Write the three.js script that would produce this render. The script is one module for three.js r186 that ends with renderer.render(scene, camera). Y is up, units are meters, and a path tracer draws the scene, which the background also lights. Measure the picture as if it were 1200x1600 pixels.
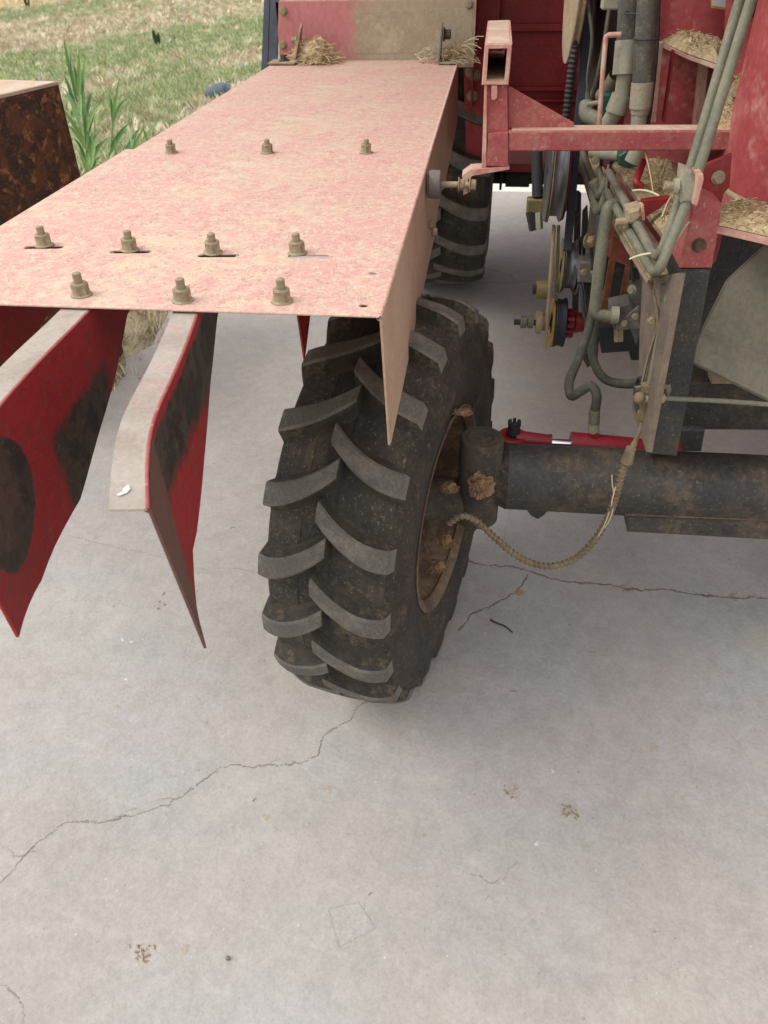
import * as THREE from 'three';
import { mergeGeometries } from 'three/addons/utils/BufferGeometryUtils.js';
import { RoundedBoxGeometry } from 'three/addons/geometries/RoundedBoxGeometry.js';

// ------------------------------------------------------------ camera, sky, sun, exposure
const V = (x, y, z) => new THREE.Vector3(x, y, z);
const rad = d => d * Math.PI / 180;
const FPX = 1200, CAM = V(0, 1.485, 0);
const camera = new THREE.PerspectiveCamera(2 * Math.atan(800 / FPX) * 180 / Math.PI, 0.75, 0.02, 2000);
const th = rad(37.5), yaw = rad(7.7), roll = rad(1.3);
const fwd = V(-Math.sin(yaw) * Math.cos(th), -Math.sin(th), -Math.cos(yaw) * Math.cos(th));
const r0v = V(Math.cos(yaw), 0, -Math.sin(yaw)), u0v = r0v.clone().cross(fwd);
const camR = r0v.clone().multiplyScalar(Math.cos(roll)).addScaledVector(u0v, -Math.sin(roll));
const camU = r0v.clone().multiplyScalar(Math.sin(roll)).addScaledVector(u0v, Math.cos(roll));
camera.position.copy(CAM);
camera.quaternion.setFromRotationMatrix(new THREE.Matrix4().makeBasis(camR, camU, fwd.clone().negate()));
camera.focus = 1.45; camera.userData.fStop = 9;

const scene = new THREE.Scene();
const renderer = new THREE.WebGLRenderer({ antialias: true });
renderer.toneMapping = THREE.LinearToneMapping;
renderer.toneMappingExposure = 1.33;
renderer.shadowMap.enabled = true;
renderer.setSize(768, 1024);

{ // overcast sky: bright milky cloud, a little brighter overhead and round the veiled sun
  const w = 256, h = 128, d = new Float32Array(w * h * 4), sd = V(-0.62, 0.75, 0.1).normalize();
  for (let j = 0; j < h; j++) for (let i = 0; i < w; i++) {
    const el = (j + .5) / h * Math.PI - Math.PI / 2, az = ((i + .5) / w) * 2 * Math.PI - Math.PI;
    const dir = V(Math.cos(el) * Math.cos(az), Math.sin(el), Math.cos(el) * Math.sin(az));
    const s = Math.max(0, Math.sin(el)), g = Math.pow(Math.max(0, dir.dot(sd)), 6);
    const L = el < 0 ? .45 : (.75 + .45 * s + .5 * g);
    d.set([L * .985, L * 1.0, L * 1.025, 1], (j * w + i) * 4);
  }
  const t = new THREE.DataTexture(d, w, h, THREE.RGBAFormat, THREE.FloatType);
  t.mapping = THREE.EquirectangularReflectionMapping; t.magFilter = t.minFilter = THREE.LinearFilter; t.needsUpdate = true;
  scene.background = t; scene.environment = t;
  const sun = new THREE.DirectionalLight(new THREE.Color(1, .985, .96), 1.0);
  sun.position.copy(sd).multiplyScalar(30); sun.shadow.radius = 40; sun.castShadow = true;
  sun.shadow.mapSize.set(2048, 2048);
  Object.assign(sun.shadow.camera, { left: -9, right: 9, top: 9, bottom: -9, near: 1, far: 70 });
  sun.target.position.set(0, 0, -3); scene.add(sun, sun.target);
}

// ------------------------------------------------------------ helpers
let seed = 7;
const rnd = () => { seed = (seed * 1664525 + 1013904223) >>> 0; return seed / 4294967296; };
const rr = (a, b) => a + (b - a) * rnd();
const ray = (u, v) => fwd.clone().addScaledVector(camR, (u - 600) / FPX).addScaledVector(camU, -(v - 800) / FPX);
const Pz = (u, v, z) => { const d = ray(u, v); return CAM.clone().addScaledVector(d, z / d.z); };
const Py = (u, v, y) => { const d = ray(u, v); return CAM.clone().addScaledVector(d, (y - CAM.y) / d.y); };
const Px = (u, v, x) => { const d = ray(u, v); return CAM.clone().addScaledVector(d, x / d.x); };
const lerp = (a, b, t) => a + (b - a) * t;
const sstep = (a, b, x) => { x = Math.min(1, Math.max(0, (x - a) / (b - a))); return x * x * (3 - 2 * x); };
function lin(arr, x, k = 1) { // piecewise linear in arr rows [x, y...]
  for (let i = 1; i < arr.length; i++) if (x <= arr[i][0] || i === arr.length - 1) { const t = Math.min(1, Math.max(0, (x - arr[i - 1][0]) / (arr[i][0] - arr[i - 1][0]))); return lerp(arr[i - 1][k], arr[i][k], t); }
}
// periodic noise
const PERM = new Float32Array(65536); { let s = 12345; for (let i = 0; i < 65536; i++) { s = (s * 1103515245 + 12345) & 0x7fffffff; PERM[i] = ((s >> 8) & 0xffff) / 65535; } }
const hsh = (x, y, s) => PERM[((x * 73 + y * 5147 + s * 977 + ((x * y) & 255) * 31) & 65535)];
function vn(x, y, p, s) { // value noise, period p
  const xi = Math.floor(x), yi = Math.floor(y), fx = x - xi, fy = y - yi;
  const a = ((xi % p) + p) % p, b = (a + 1) % p, c = ((yi % p) + p) % p, d = (c + 1) % p;
  const ux = fx * fx * (3 - 2 * fx), uy = fy * fy * (3 - 2 * fy);
  const q = hsh(a, c, s), w = hsh(b, c, s), e = hsh(a, d, s), r = hsh(b, d, s);
  return (q + (w - q) * ux) + ((e + (r - e) * ux) - (q + (w - q) * ux)) * uy;
}
function fbm(u, v, base, oct, s) { let t = 0, a = .5, n = 0, p = base; for (let i = 0; i < oct; i++) { t += a * vn(u * p, v * p, p, s + i * 13); n += a; a *= .55; p *= 2; } return t / n; }
function tex(size, fn, { srgb = true, wrap = THREE.RepeatWrapping, h = size } = {}) {
  const d = new Uint8Array(size * h * 4);
  for (let j = 0; j < h; j++) for (let i = 0; i < size; i++) { const c = fn((i + .5) / size, (j + .5) / h, i, j); const o = (j * size + i) * 4; if (typeof c === 'number') d[o] = d[o + 1] = d[o + 2] = Math.max(0, Math.min(255, c)); else for (let k = 0; k < 3; k++) d[o + k] = Math.max(0, Math.min(255, c[k])); d[o + 3] = 255; }
  const t = new THREE.DataTexture(d, size, h); t.wrapS = t.wrapT = wrap; t.magFilter = THREE.LinearFilter; t.minFilter = THREE.LinearMipmapLinearFilter; t.generateMipmaps = true;
  if (srgb) t.colorSpace = THREE.SRGBColorSpace; t.needsUpdate = true; return t;
}
function low(fn, n) { const a = new Float32Array(n * n); for (let j = 0; j < n; j++) for (let i = 0; i < n; i++) a[j * n + i] = fn(i / n, j / n); return (u, v) => { const x = u * n, y = v * n, i = Math.floor(x), j = Math.floor(y), fx = x - i, fy = y - j, i0 = ((i % n) + n) % n, i1 = (i0 + 1) % n, j0 = ((j % n) + n) % n * n, j1 = (j0 / n + 1) % n * n; return (a[j0 + i0] * (1 - fx) + a[j0 + i1] * fx) * (1 - fy) + (a[j1 + i0] * (1 - fx) + a[j1 + i1] * fx) * fy; }; }
const mix3 = (a, b, t) => [lerp(a[0], b[0], t), lerp(a[1], b[1], t), lerp(a[2], b[2], t)];
const grainTex = tex(512, (u, v) => 255 * (.5 * fbm(u, v, 24, 4, 3) + .5 * fbm(u, v, 96, 2, 9)), { srgb: false });
grainTex.repeat.set(3, 3);
// a worn, dusty surface: base colour, patches of a second colour, specks of a third; size = metres per tile
function worn({ base, alt = base, dust = null, cover = .5, soft = .18, speck = null, speckAt = .8, size = .5, rough = .75, metal = 0, bump = .0006, s = 1, res = size <= .31 ? 256 : 512, freq = 5, grain = 10 }) {
  const map = tex(res, (u, v) => {
    let c = mix3(base, alt, sstep(.35, .65, fbm(u, v, freq, 5, s)));
    if (dust) c = mix3(c, dust, sstep(1 - cover - soft, 1 - cover + soft, .6 * fbm(u, v, freq + 2, 5, s + 50) + .4 * fbm(u, v, 40, 3, s + 70)));
    if (speck) c = mix3(c, speck, .5 * sstep(speckAt, speckAt + .08, fbm(u, v, Math.round(110 * size / .4), 2, s + 90)));
    const g = (fbm(u, v, 64, 3, s + 20) - .5) * 2 * grain + (hsh((u * res) | 0, (v * res) | 0, s) - .5) * grain * .6;
    return [c[0] + g, c[1] + g, c[2] + g];
  });
  map.repeat.set(1 / size, 1 / size);
  const b = grainTex.clone(); b.repeat.set(2.2, 2.2);
  return new THREE.MeshStandardMaterial({ map, roughness: rough, metalness: metal, bumpMap: b, bumpScale: bump, side: THREE.DoubleSide });
}
// box-projected uv in metres
function boxUV(g) {
  g = g.index ? g.toNonIndexed() : g; if (!g.attributes.normal) g.computeVertexNormals();
  const p = g.attributes.position, n = p.count, uv = new Float32Array(n * 2), a = V(), b = V(), c = V();
  for (let i = 0; i < n; i += 3) {
    a.fromBufferAttribute(p, i); b.fromBufferAttribute(p, i + 1); c.fromBufferAttribute(p, i + 2);
    const nn = b.clone().sub(a).cross(c.clone().sub(a)); const x = Math.abs(nn.x), y = Math.abs(nn.y), z = Math.abs(nn.z);
    [a, b, c].forEach((q, k) => { const o = (i + k) * 2; if (y >= x && y >= z) { uv[o] = q.x; uv[o + 1] = q.z; } else if (x >= z) { uv[o] = q.z; uv[o + 1] = q.y; } else { uv[o] = q.x; uv[o + 1] = q.y; } });
  }
  g.setAttribute('uv', new THREE.BufferAttribute(uv, 2)); return g;
}
const keep3 = g => { g = g.index ? g.toNonIndexed() : g; for (const k of Object.keys(g.attributes)) if (!['position', 'normal', 'uv'].includes(k)) g.deleteAttribute(k); if (!g.attributes.uv) g.setAttribute('uv', new THREE.BufferAttribute(new Float32Array(g.attributes.position.count * 2), 2)); return g; };
const join = gs => mergeGeometries(gs.map(keep3));
const used = {};
const numbered = n => { const k = used[n] = (used[n] ?? -1) + 1; return k ? n + '_' + String(k).padStart(3, '0') : n; };
function put(name, g, m, parent, { uv = true } = {}) { const o = new THREE.Mesh(uv ? boxUV(g) : g, m); o.name = name; scene.add(o); if (parent && parent !== scene) parent.attach(o); return o; }
function group(name, parent, pos = V(0, 0, 0)) { const o = new THREE.Group(); o.name = name; o.position.copy(pos); scene.add(o); if (parent) parent.attach(o); return o; }
function tag(o, label, category, grp, kind) { o.userData.label = label; if (category) o.userData.category = category; if (grp) o.userData.group = grp; if (kind) o.userData.kind = kind; return o; }
// planar outline of world points -> plate of thickness t, grown away from the camera (or towards 'dir')
function sheet(pts, t = .003, { holes = [], away = true, bevel = Math.min(.0008, t * .3), dir = null } = {}) {
  const n = V(); for (let i = 0; i < pts.length; i++) { const a = pts[i], b = pts[(i + 1) % pts.length]; n.x += (a.y - b.y) * (a.z + b.z); n.y += (a.z - b.z) * (a.x + b.x); n.z += (a.x - b.x) * (a.y + b.y); }
  n.normalize(); if (n.dot(dir || CAM.clone().sub(pts[0])) < 0) n.negate();
  const ux = pts[1].clone().sub(pts[0]); ux.addScaledVector(n, -ux.dot(n)).normalize(); const uy = n.clone().cross(ux);
  const f = p => { const d = p.clone().sub(pts[0]); return new THREE.Vector2(d.dot(ux), d.dot(uy)); };
  const sh = new THREE.Shape(pts.map(f)); holes.forEach(h => sh.holes.push(new THREE.Path(h.map(f))));
  const g = new THREE.ExtrudeGeometry(sh, { depth: t - 2 * bevel, bevelEnabled: bevel > 0, bevelSize: bevel, bevelThickness: bevel, bevelOffset: -bevel, bevelSegments: 1, curveSegments: 4 });
  g.translate(0, 0, -t + bevel); g.applyMatrix4(new THREE.Matrix4().makeBasis(ux, uy, n)); g.translate(pts[0].x, pts[0].y, pts[0].z); return g;
}
function box(x0, x1, y0, y1, z0, z1, r = .002) { const g = r > 0 ? new RoundedBoxGeometry(Math.abs(x1 - x0), Math.abs(y1 - y0), Math.abs(z1 - z0), 2, r) : new THREE.BoxGeometry(Math.abs(x1 - x0), Math.abs(y1 - y0), Math.abs(z1 - z0)); g.translate((x0 + x1) / 2, (y0 + y1) / 2, (z0 + z1) / 2); return g; }
function along(g, a, b) { const d = b.clone().sub(a), q = new THREE.Quaternion().setFromUnitVectors(V(0, 1, 0), d.clone().normalize()); g.applyQuaternion(q); const m = a.clone().add(b).multiplyScalar(.5); g.translate(m.x, m.y, m.z); return g; }
const cyl = (a, b, r, r2 = r, n = 24) => along(new THREE.CylinderGeometry(r2, r, a.distanceTo(b), n), a, b);
function barGeo(a, b, w, h, r = .0015) { const L = a.distanceTo(b), g = new RoundedBoxGeometry(w, L, h, 1, Math.min(r, w / 2.5, h / 2.5)); return along(g, a, b); }
function curve(pts, k = .35) { const cp = new THREE.CurvePath(); let prev = pts[0]; for (let i = 1; i < pts.length - 1; i++) { const a = pts[i], p = pts[i - 1], n = pts[i + 1], L = Math.min(a.distanceTo(p), a.distanceTo(n)) * k; const s = a.clone().add(p.clone().sub(a).setLength(L)), e = a.clone().add(n.clone().sub(a).setLength(L)); cp.add(new THREE.LineCurve3(prev, s)); cp.add(new THREE.QuadraticBezierCurve3(s, a, e)); prev = e; } cp.add(new THREE.LineCurve3(prev, pts[pts.length - 1])); return cp; }
const pipe = (pts, r, { k = .35, n = 0, rs = 12 } = {}) => new THREE.TubeGeometry(pts.length === 2 ? new THREE.LineCurve3(...pts) : curve(pts, k), n || pts.length * 10, r, rs);
function tubeVar(pts, rFn, n, rs = 10) { const c = new THREE.CatmullRomCurve3(pts), g = new THREE.TubeGeometry(c, n, 1, rs), p = g.attributes.position, q = V(); for (let i = 0; i <= n; i++) { const ctr = c.getPointAt(i / n), r = rFn(i / n); for (let j = 0; j <= rs; j++) { const k = i * (rs + 1) + j; q.fromBufferAttribute(p, k).sub(ctr).multiplyScalar(r).add(ctr); p.setXYZ(k, q.x, q.y, q.z); } } g.computeVertexNormals(); return g; }
const lathe = (pts, n = 48) => new THREE.LatheGeometry(pts.map(p => new THREE.Vector2(p[0], p[1])), n);
const latheX = (pts, n = 48) => lathe(pts, n).rotateZ(-Math.PI / 2); // profile [r, a]: axis along +x
function hexNut(r, h) { const g = new THREE.CylinderGeometry(r, r, h, 6, 1).toNonIndexed(); g.computeVertexNormals(); const c = new THREE.CylinderGeometry(r * .86, r * .98, h * .14, 12); c.translate(0, h * .56, 0); return [g, c]; }
// stud with threads, hex nut and flange, pointing +y from the surface it clamps
function boltGeo(s = 1, stud = .0125, nutR = .0122, nutH = .0165) {
  const tp = []; const y0 = nutH + .002; tp.push([.0001, y0]); for (let y = y0, k = 0; y < y0 + stud - .0012; y += .0009, k++) tp.push([k % 2 ? .0058 : .0063, y]); tp.push([.0052, y0 + stud - .0005], [.0001, y0 + stud]);
  const st = lathe(tp, 14), fl = lathe([[.0001, 0], [.0152, 0], [.0152, .0016], [.0128, .0034], [.0001, .0036]], 22);
  const [n, c] = hexNut(nutR, nutH - .002); n.translate(0, .0025 + (nutH - .002) / 2, 0); c.translate(0, .0025 + (nutH - .002) / 2, 0);
  const g = join([st, fl, n, c]); g.scale(s, s, s); return boxUV(g);
}
const boltHeadGeo = (r, h) => { const [n, c] = hexNut(r, h); const w = lathe([[.0001, -h * .5], [r * 1.35, -h * .5], [r * 1.35, -h * .25], [.0001, -h * .25]], 18); return boxUV(join([n, c, w]).translate(0, h * .5, 0)); };
function bolt(g, m, pos, dir, parent, spin = 0, name = 'bolt') { const o = new THREE.Mesh(g, m); o.name = name; o.position.copy(pos); o.quaternion.setFromUnitVectors(V(0, 1, 0), dir.clone().normalize()).multiply(new THREE.Quaternion().setFromAxisAngle(V(0, 1, 0), spin)); scene.add(o); parent.attach(o); return o; }

// ------------------------------------------------------------ materials (sRGB values)
const M = {};
M.plate = (() => { // pale red paint under a fine veined film of field dust
  const lo = low((u, v) => fbm(u, v, 3, 3, 8), 128), lo2 = low((u, v) => fbm(u, v, 9, 4, 31), 256), lo3 = low((u, v) => fbm(u, v, 12, 3, 21), 256);
  const map = tex(1024, (u, v) => {
    const wx = fbm(u, v, 30, 2, 4) * .05, wy = fbm(u, v, 30, 2, 5) * .05;
    const ver = Math.abs(fbm(u + wx, v + wy, 46, 2, 11) - .5) * 2, cr = Math.abs(fbm(u + wy, v + wx, 70, 2, 17) - .5) * 2;
    let c = mix3([205, 159, 148], [206, 182, 156], sstep(.36, .64, lo(u, v) * .5 + fbm(u, v, 34, 3, 2) * .5));
    c = mix3(c, [208, 152, 145], .32 * sstep(.54, .68, lo2(u, v)));
    c = mix3(c, [212, 195, 168], .75 * (1 - sstep(.02, .2, ver)));
    c = mix3(c, [160, 128, 110], .7 * (1 - sstep(0, .1, cr)) * sstep(.42, .6, lo3(u, v)));
    c = mix3(c, [124, 102, 86], .45 * sstep(.77, .84, fbm(u, v, 130, 2, 33)));
    const g = (hsh((u * 1024) | 0, (v * 1024) | 0, 3) - .5) * 10; return [c[0] + g, c[1] + g, c[2] + g];
  });
  map.repeat.set(1 / .5, 1 / .5);
  return new THREE.MeshStandardMaterial({ map, roughness: .86, bumpMap: grainTex, bumpScale: .0006, side: THREE.DoubleSide });
})();
M.flange = worn({ base: [186, 156, 132], alt: [180, 150, 126], dust: [184, 162, 138], cover: .45, speck: [150, 110, 95], speckAt: .78, s: 3, size: .4 });
M.pink = worn({ base: [160, 78, 77], alt: [166, 94, 88], dust: [174, 128, 112], cover: .34, speck: [206, 180, 156], speckAt: .76, s: 5, size: .35 });
M.pinkDust = worn({ base: [188, 124, 114], alt: [194, 144, 130], dust: [200, 172, 150], cover: .5, s: 6, size: .3 });
M.red = worn({ base: [134, 30, 34], alt: [146, 40, 42], dust: [146, 84, 74], cover: .22, speck: [186, 150, 130], speckAt: .8, s: 7, size: .5, rough: .5 });
M.redHouse = worn({ base: [162, 66, 68], alt: [172, 88, 87], dust: [188, 134, 122], cover: .36, s: 8, size: .5 });
M.redClean = worn({ base: [146, 32, 42], alt: [134, 30, 38], dust: [132, 70, 62], cover: .3, s: 9, size: .2, rough: .45 });
M.black = worn({ base: [48, 46, 44], alt: [60, 55, 49], dust: [104, 86, 66], cover: .36, soft: .26, speck: [136, 124, 104], speckAt: .74, s: 10, size: .4, rough: .6 });
M.blackFrame = worn({ base: [50, 50, 52], alt: [62, 58, 54], dust: [100, 84, 66], cover: .25, speck: [136, 124, 108], speckAt: .74, s: 12, size: .3, rough: .7 });
M.dark = worn({ base: [44, 44, 45], alt: [54, 52, 50], dust: [84, 76, 64], cover: .2, s: 13, rough: .7, grain: 5 });
M.tyre = worn({ base: [50, 47, 43], alt: [64, 58, 50], dust: [104, 91, 70], cover: .32, soft: .2, speck: [150, 138, 118], speckAt: .74, s: 14, size: .35, rough: .88, bump: .001 });
M.sidewall = worn({ base: [46, 42, 38], alt: [58, 51, 44], dust: [98, 78, 60], cover: .34, soft: .2, speck: [140, 112, 88], speckAt: .72, s: 15, size: .3, rough: .9, bump: .001 });
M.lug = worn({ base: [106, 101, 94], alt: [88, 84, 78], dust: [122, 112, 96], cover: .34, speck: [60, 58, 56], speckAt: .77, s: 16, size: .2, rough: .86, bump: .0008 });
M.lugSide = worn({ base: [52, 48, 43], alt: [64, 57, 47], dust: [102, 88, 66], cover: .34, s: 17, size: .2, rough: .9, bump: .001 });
M.rim = worn({ base: [108, 86, 67], alt: [86, 68, 54], dust: [130, 106, 82], cover: .4, speck: [70, 56, 46], speckAt: .76, s: 18, size: .3, rough: .9 });
M.hub = worn({ base: [60, 55, 50], alt: [76, 67, 57], dust: [118, 96, 74], cover: .35, s: 19, size: .2, rough: .9 });
M.pipe = worn({ base: [120, 119, 100], alt: [108, 106, 88], dust: [138, 130, 108], cover: .4, speck: [110, 106, 92], speckAt: .78, s: 20, size: .2, rough: .62 });
M.hose = worn({ base: [84, 83, 74], alt: [74, 72, 65], dust: [116, 110, 94], cover: .35, s: 21, size: .15, rough: .85 });
M.fitting = worn({ base: [154, 152, 132], alt: [142, 138, 118], dust: [166, 156, 132], cover: .4, s: 22, size: .15, rough: .6 });
M.tan = worn({ base: [162, 144, 116], alt: [150, 132, 106], dust: [178, 160, 130], cover: .4, speck: [110, 84, 66], speckAt: .76, s: 23, size: .25, rough: .92 });
M.frameSide = worn({ base: [118, 103, 88], alt: [106, 93, 80], dust: [130, 116, 98], cover: .35, speck: [96, 80, 70], speckAt: .8, s: 24, size: .3, rough: .9 });
M.duct = worn({ base: [136, 130, 115], alt: [130, 123, 108], dust: [146, 139, 121], cover: .4, soft: .3, speck: [104, 96, 82], speckAt: .8, s: 25, size: .4, rough: .9 });
M.nut = worn({ base: [152, 138, 112], alt: [138, 124, 98], dust: [176, 163, 136], cover: .4, speck: [92, 76, 58], speckAt: .74, s: 26, size: .06, rough: .7, metal: .15, bump: .0003 });
M.steel = new THREE.MeshStandardMaterial({ color: 0x77777a, metalness: .75, roughness: .42 });
M.chrome = new THREE.MeshStandardMaterial({ color: 0xd8d8dc, metalness: 1, roughness: .12 });
M.brass = worn({ base: [140, 126, 82], alt: [122, 108, 72], dust: [156, 146, 110], cover: .3, s: 27, size: .1, rough: .5, metal: .2 });
M.yellow = worn({ base: [190, 150, 60], alt: [150, 118, 52], dust: [120, 96, 60], cover: .3, s: 28, size: .1, rough: .6 });
M.belt = worn({ base: [38, 43, 51], alt: [46, 50, 58], s: 29, size: .2, rough: .75, grain: 6 });
M.green = worn({ base: [34, 72, 60], alt: [42, 82, 68], dust: [130, 128, 108], cover: .25, s: 30, size: .1, rough: .5 });
M.copper = worn({ base: [150, 92, 58], alt: [126, 74, 46], dust: [160, 120, 88], cover: .35, s: 31, size: .2, rough: .8 });
M.grey = worn({ base: [112, 110, 104], alt: [98, 96, 90], dust: [132, 124, 110], cover: .4, s: 32, size: .2, rough: .85 });
M.slate = worn({ base: [86, 94, 106], alt: [76, 84, 96], dust: [120, 122, 122], cover: .2, s: 33, size: .3, rough: .7 });
M.finTop = worn({ base: [158, 146, 133], alt: [170, 160, 148], dust: [186, 146, 138], cover: .3, speck: [150, 132, 116], speckAt: .76, s: 34, size: .25, rough: .9 });
M.hoodTan = worn({ base: [176, 164, 138], alt: [168, 152, 128], dust: [188, 176, 150], cover: .35, s: 36, size: .5, rough: .85 });
M.rust = worn({ base: [66, 47, 36], alt: [98, 62, 40], dust: [150, 98, 60], cover: .38, soft: .07, speck: [146, 118, 92], speckAt: .7, s: 37, size: .6, res: 1024, freq: 16, rough: .95, bump: .002 });
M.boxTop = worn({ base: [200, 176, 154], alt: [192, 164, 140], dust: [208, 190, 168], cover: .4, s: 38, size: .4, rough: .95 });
M.mud = worn({ base: [140, 110, 84], alt: [120, 92, 70], dust: [156, 128, 98], cover: .4, s: 39, size: .08, rough: 1, bump: .002 });
M.chaff = worn({ base: [190, 170, 132], alt: [174, 152, 116], dust: [208, 192, 156], cover: .4, soft: .1, speck: [120, 98, 70], speckAt: .7, s: 40, size: .12, rough: 1, bump: .003, freq: 12, grain: 22 });
const flat = (r, g, b, o = {}) => new THREE.MeshStandardMaterial({ color: new THREE.Color(`rgb(${r},${g},${b})`), roughness: .85, side: THREE.DoubleSide, ...o });
M.straw = flat(194, 172, 128); M.strawDark = flat(156, 132, 96); M.strawPale = flat(216, 200, 164); M.strawMud = flat(136, 106, 76);
M.line = worn({ base: [124, 108, 86], alt: [108, 92, 72], dust: [144, 128, 102], cover: .4, s: 46, size: .1, rough: .95 });
M.white = flat(226, 224, 216); M.twig = flat(70, 52, 40);
M.sticker = flat(214, 216, 214, { roughness: .5 }); M.stickerEdge = flat(206, 178, 86, { roughness: .5 });

// ------------------------------------------------------------ ground
const SLAB = { x0: -1.3, z0: -.2, s: 2.6 };
{
  const N = 2048, crack = new Float32Array(N * N), sand = new Float32Array(N * N), pale = new Float32Array(N * N), rustm = new Float32Array(N * N);
  const toT = (u, v) => { const p = Py(u, v, 0); return [(p.x - SLAB.x0) / SLAB.s * N, (SLAB.z0 - p.z) / SLAB.s * N]; };
  const dot = (A, x, y, r, a) => { for (let j = Math.floor(y - r); j <= y + r; j++) for (let i = Math.floor(x - r); i <= x + r; i++) { if (i < 0 || j < 0 || i >= N || j >= N) continue; const d = Math.hypot(i - x, j - y); if (d < r) A[j * N + i] = Math.max(A[j * N + i], a * Math.min(1, (r - d) / Math.max(.6, r * .5))); } };
  const cr = (pts, w, a) => { const q = pts.map(p => toT(...p)); let ox = 0, oy = 0, ph = 0; for (let i = 1; i < q.length; i++) { const [x0, y0] = q[i - 1], [x1, y1] = q[i], L = Math.hypot(x1 - x0, y1 - y0), n = Math.ceil(L); for (let k = 0; k < n; k++) { const t = k / n, e = Math.sin(Math.PI * t); if (k % 4 === 0) { ox = ox * .72 + rr(-3.2, 3.2); oy = oy * .72 + rr(-3.2, 3.2); } ph += .06; dot(crack, lerp(x0, x1, t) + ox * e, lerp(y0, y1, t) + oy * e, w * (.35 + .6 * Math.abs(Math.sin(ph) * Math.cos(ph * .37))) + .5, a * .85 * (.6 + .4 * Math.abs(Math.sin(ph * .71)))); } } };
  cr([[600, 1085], [565, 1100], [548, 1125], [505, 1150], [497, 1180], [470, 1193], [420, 1195], [360, 1195], [325, 1215], [285, 1245], [230, 1268], [175, 1282], [105, 1285], [75, 1305], [40, 1335], [10, 1370], [-20, 1390]], 1.6, .95);
  cr([[290, 1243], [245, 1250], [205, 1265], [172, 1282]], 1, .5); cr([[62, 1328], [20, 1338], [12, 1322], [0, 1318]], 1, .6); cr([[440, 1185], [420, 1195], [395, 1197]], .8, .4);
  cr([[0, 1540], [20, 1552], [36, 1572], [35, 1600]], 1.2, .7); cr([[105, 1285], [118, 1250], [135, 1225]], .7, .3);
  cr([[720, 872], [750, 882], [800, 885], [840, 897], [880, 908], [930, 912], [980, 921], [1030, 920], [1080, 928], [1130, 933], [1210, 935]], 3.4, 1.15);
  cr([[825, 897], [815, 915], [790, 935], [770, 945], [735, 960], [715, 985]], 2.7, 1.1);
  cr([[735, 1365], [768, 1380], [790, 1370], [808, 1346]], 1, .6); cr([[755, 1405], [762, 1398]], 1, .6);
  cr([[60, 828], [95, 835], [160, 850], [250, 870], [300, 888], [370, 888], [420, 897]], 1.1, .5); cr([[797, 790], [788, 850]], .8, .4); cr([[900, 1020], [930, 1018]], 1, .5);
  for (let i = 0; i < 24; i++) { const [x, y] = toT(920 + i * 11, 911 + i * .95 + rr(-1, 1)); dot(sand, x, y, rr(2, 5), rr(.3, .8)); }
  for (const [u, v, r] of [[225, 1490, 17], [288, 1485, 8], [890, 1268, 16], [800, 1237, 18], [513, 1235, 9], [252, 945, 16], [1020, 1168, 12], [414, 1277, 6], [182, 1105, 6]]) { const [x, y] = toT(u, v); for (let k = 0; k < 34; k++) dot(sand, x + rr(-r, r) * rr(.2, 1), y + rr(-r, r) * rr(.2, 1), rr(1, 3.2), rr(.3, .9)); }
  for (let k = 0; k < 60; k++) { const [x, y] = toT(809, 926); dot(rustm, x + rr(-12, 12) * rnd(), y + rr(-9, 9) * rnd(), rr(2, 6), rr(.3, .8)); }
  for (let k = 0; k < 2200; k++) dot(crack, rr(0, N), rr(0, N), rr(.8, 1.8) + (rnd() < .03 ? 1.5 : 0), rr(.1, .4));
  for (let k = 0; k < 500; k++) dot(pale, rr(0, N), rr(0, N), rr(.9, 2), rr(.3, .9));
  for (const [u, v] of [[190, 1000], [205, 1003], [196, 1060], [863, 1206], [838, 1318]]) { const [x, y] = toT(u, v); for (let k = 0; k < 5; k++) dot(pale, x + rr(-3, 3), y + rr(-3, 3), rr(1.5, 3), .9); }
  { // pressed-in square of paper pulp
    const q = [[513, 1420], [560, 1410], [587, 1450], [530, 1480]].map(p => toT(...p)); for (let i = 0; i < 4; i++) { const a = q[i], b = q[(i + 1) % 4]; for (let t = 0; t < 1; t += .01) if (rnd() < .6) dot(crack, lerp(a[0], b[0], t) + rr(-1, 1), lerp(a[1], b[1], t) + rr(-1, 1), 1.2, .25); }
    for (let k = 0; k < 120; k++) { const s = rnd(), t = rnd(); dot(pale, lerp(lerp(q[0][0], q[1][0], s), lerp(q[3][0], q[2][0], s), t), lerp(lerp(q[0][1], q[1][1], s), lerp(q[3][1], q[2][1], s), t), rr(1, 3), rr(.05, .16)); }
  }
  const cb = low((u, v) => fbm(u, v, 3, 3, 61), 128), cm = low((u, v) => fbm(u, v, 9, 4, 63), 512), cs = low((u, v) => fbm(u, v, 5, 4, 68), 256), cp = low((u, v) => fbm(u, v, 6, 4, 75), 256), cd = low((u, v) => fbm(u, v, 14, 4, 81), 512), cx = low((u, v) => fbm(u + .2 * v, v * .2 + u * .05, 40, 2, 91), 512);
  const bumpA = new Uint8Array(N * N * 4);
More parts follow.
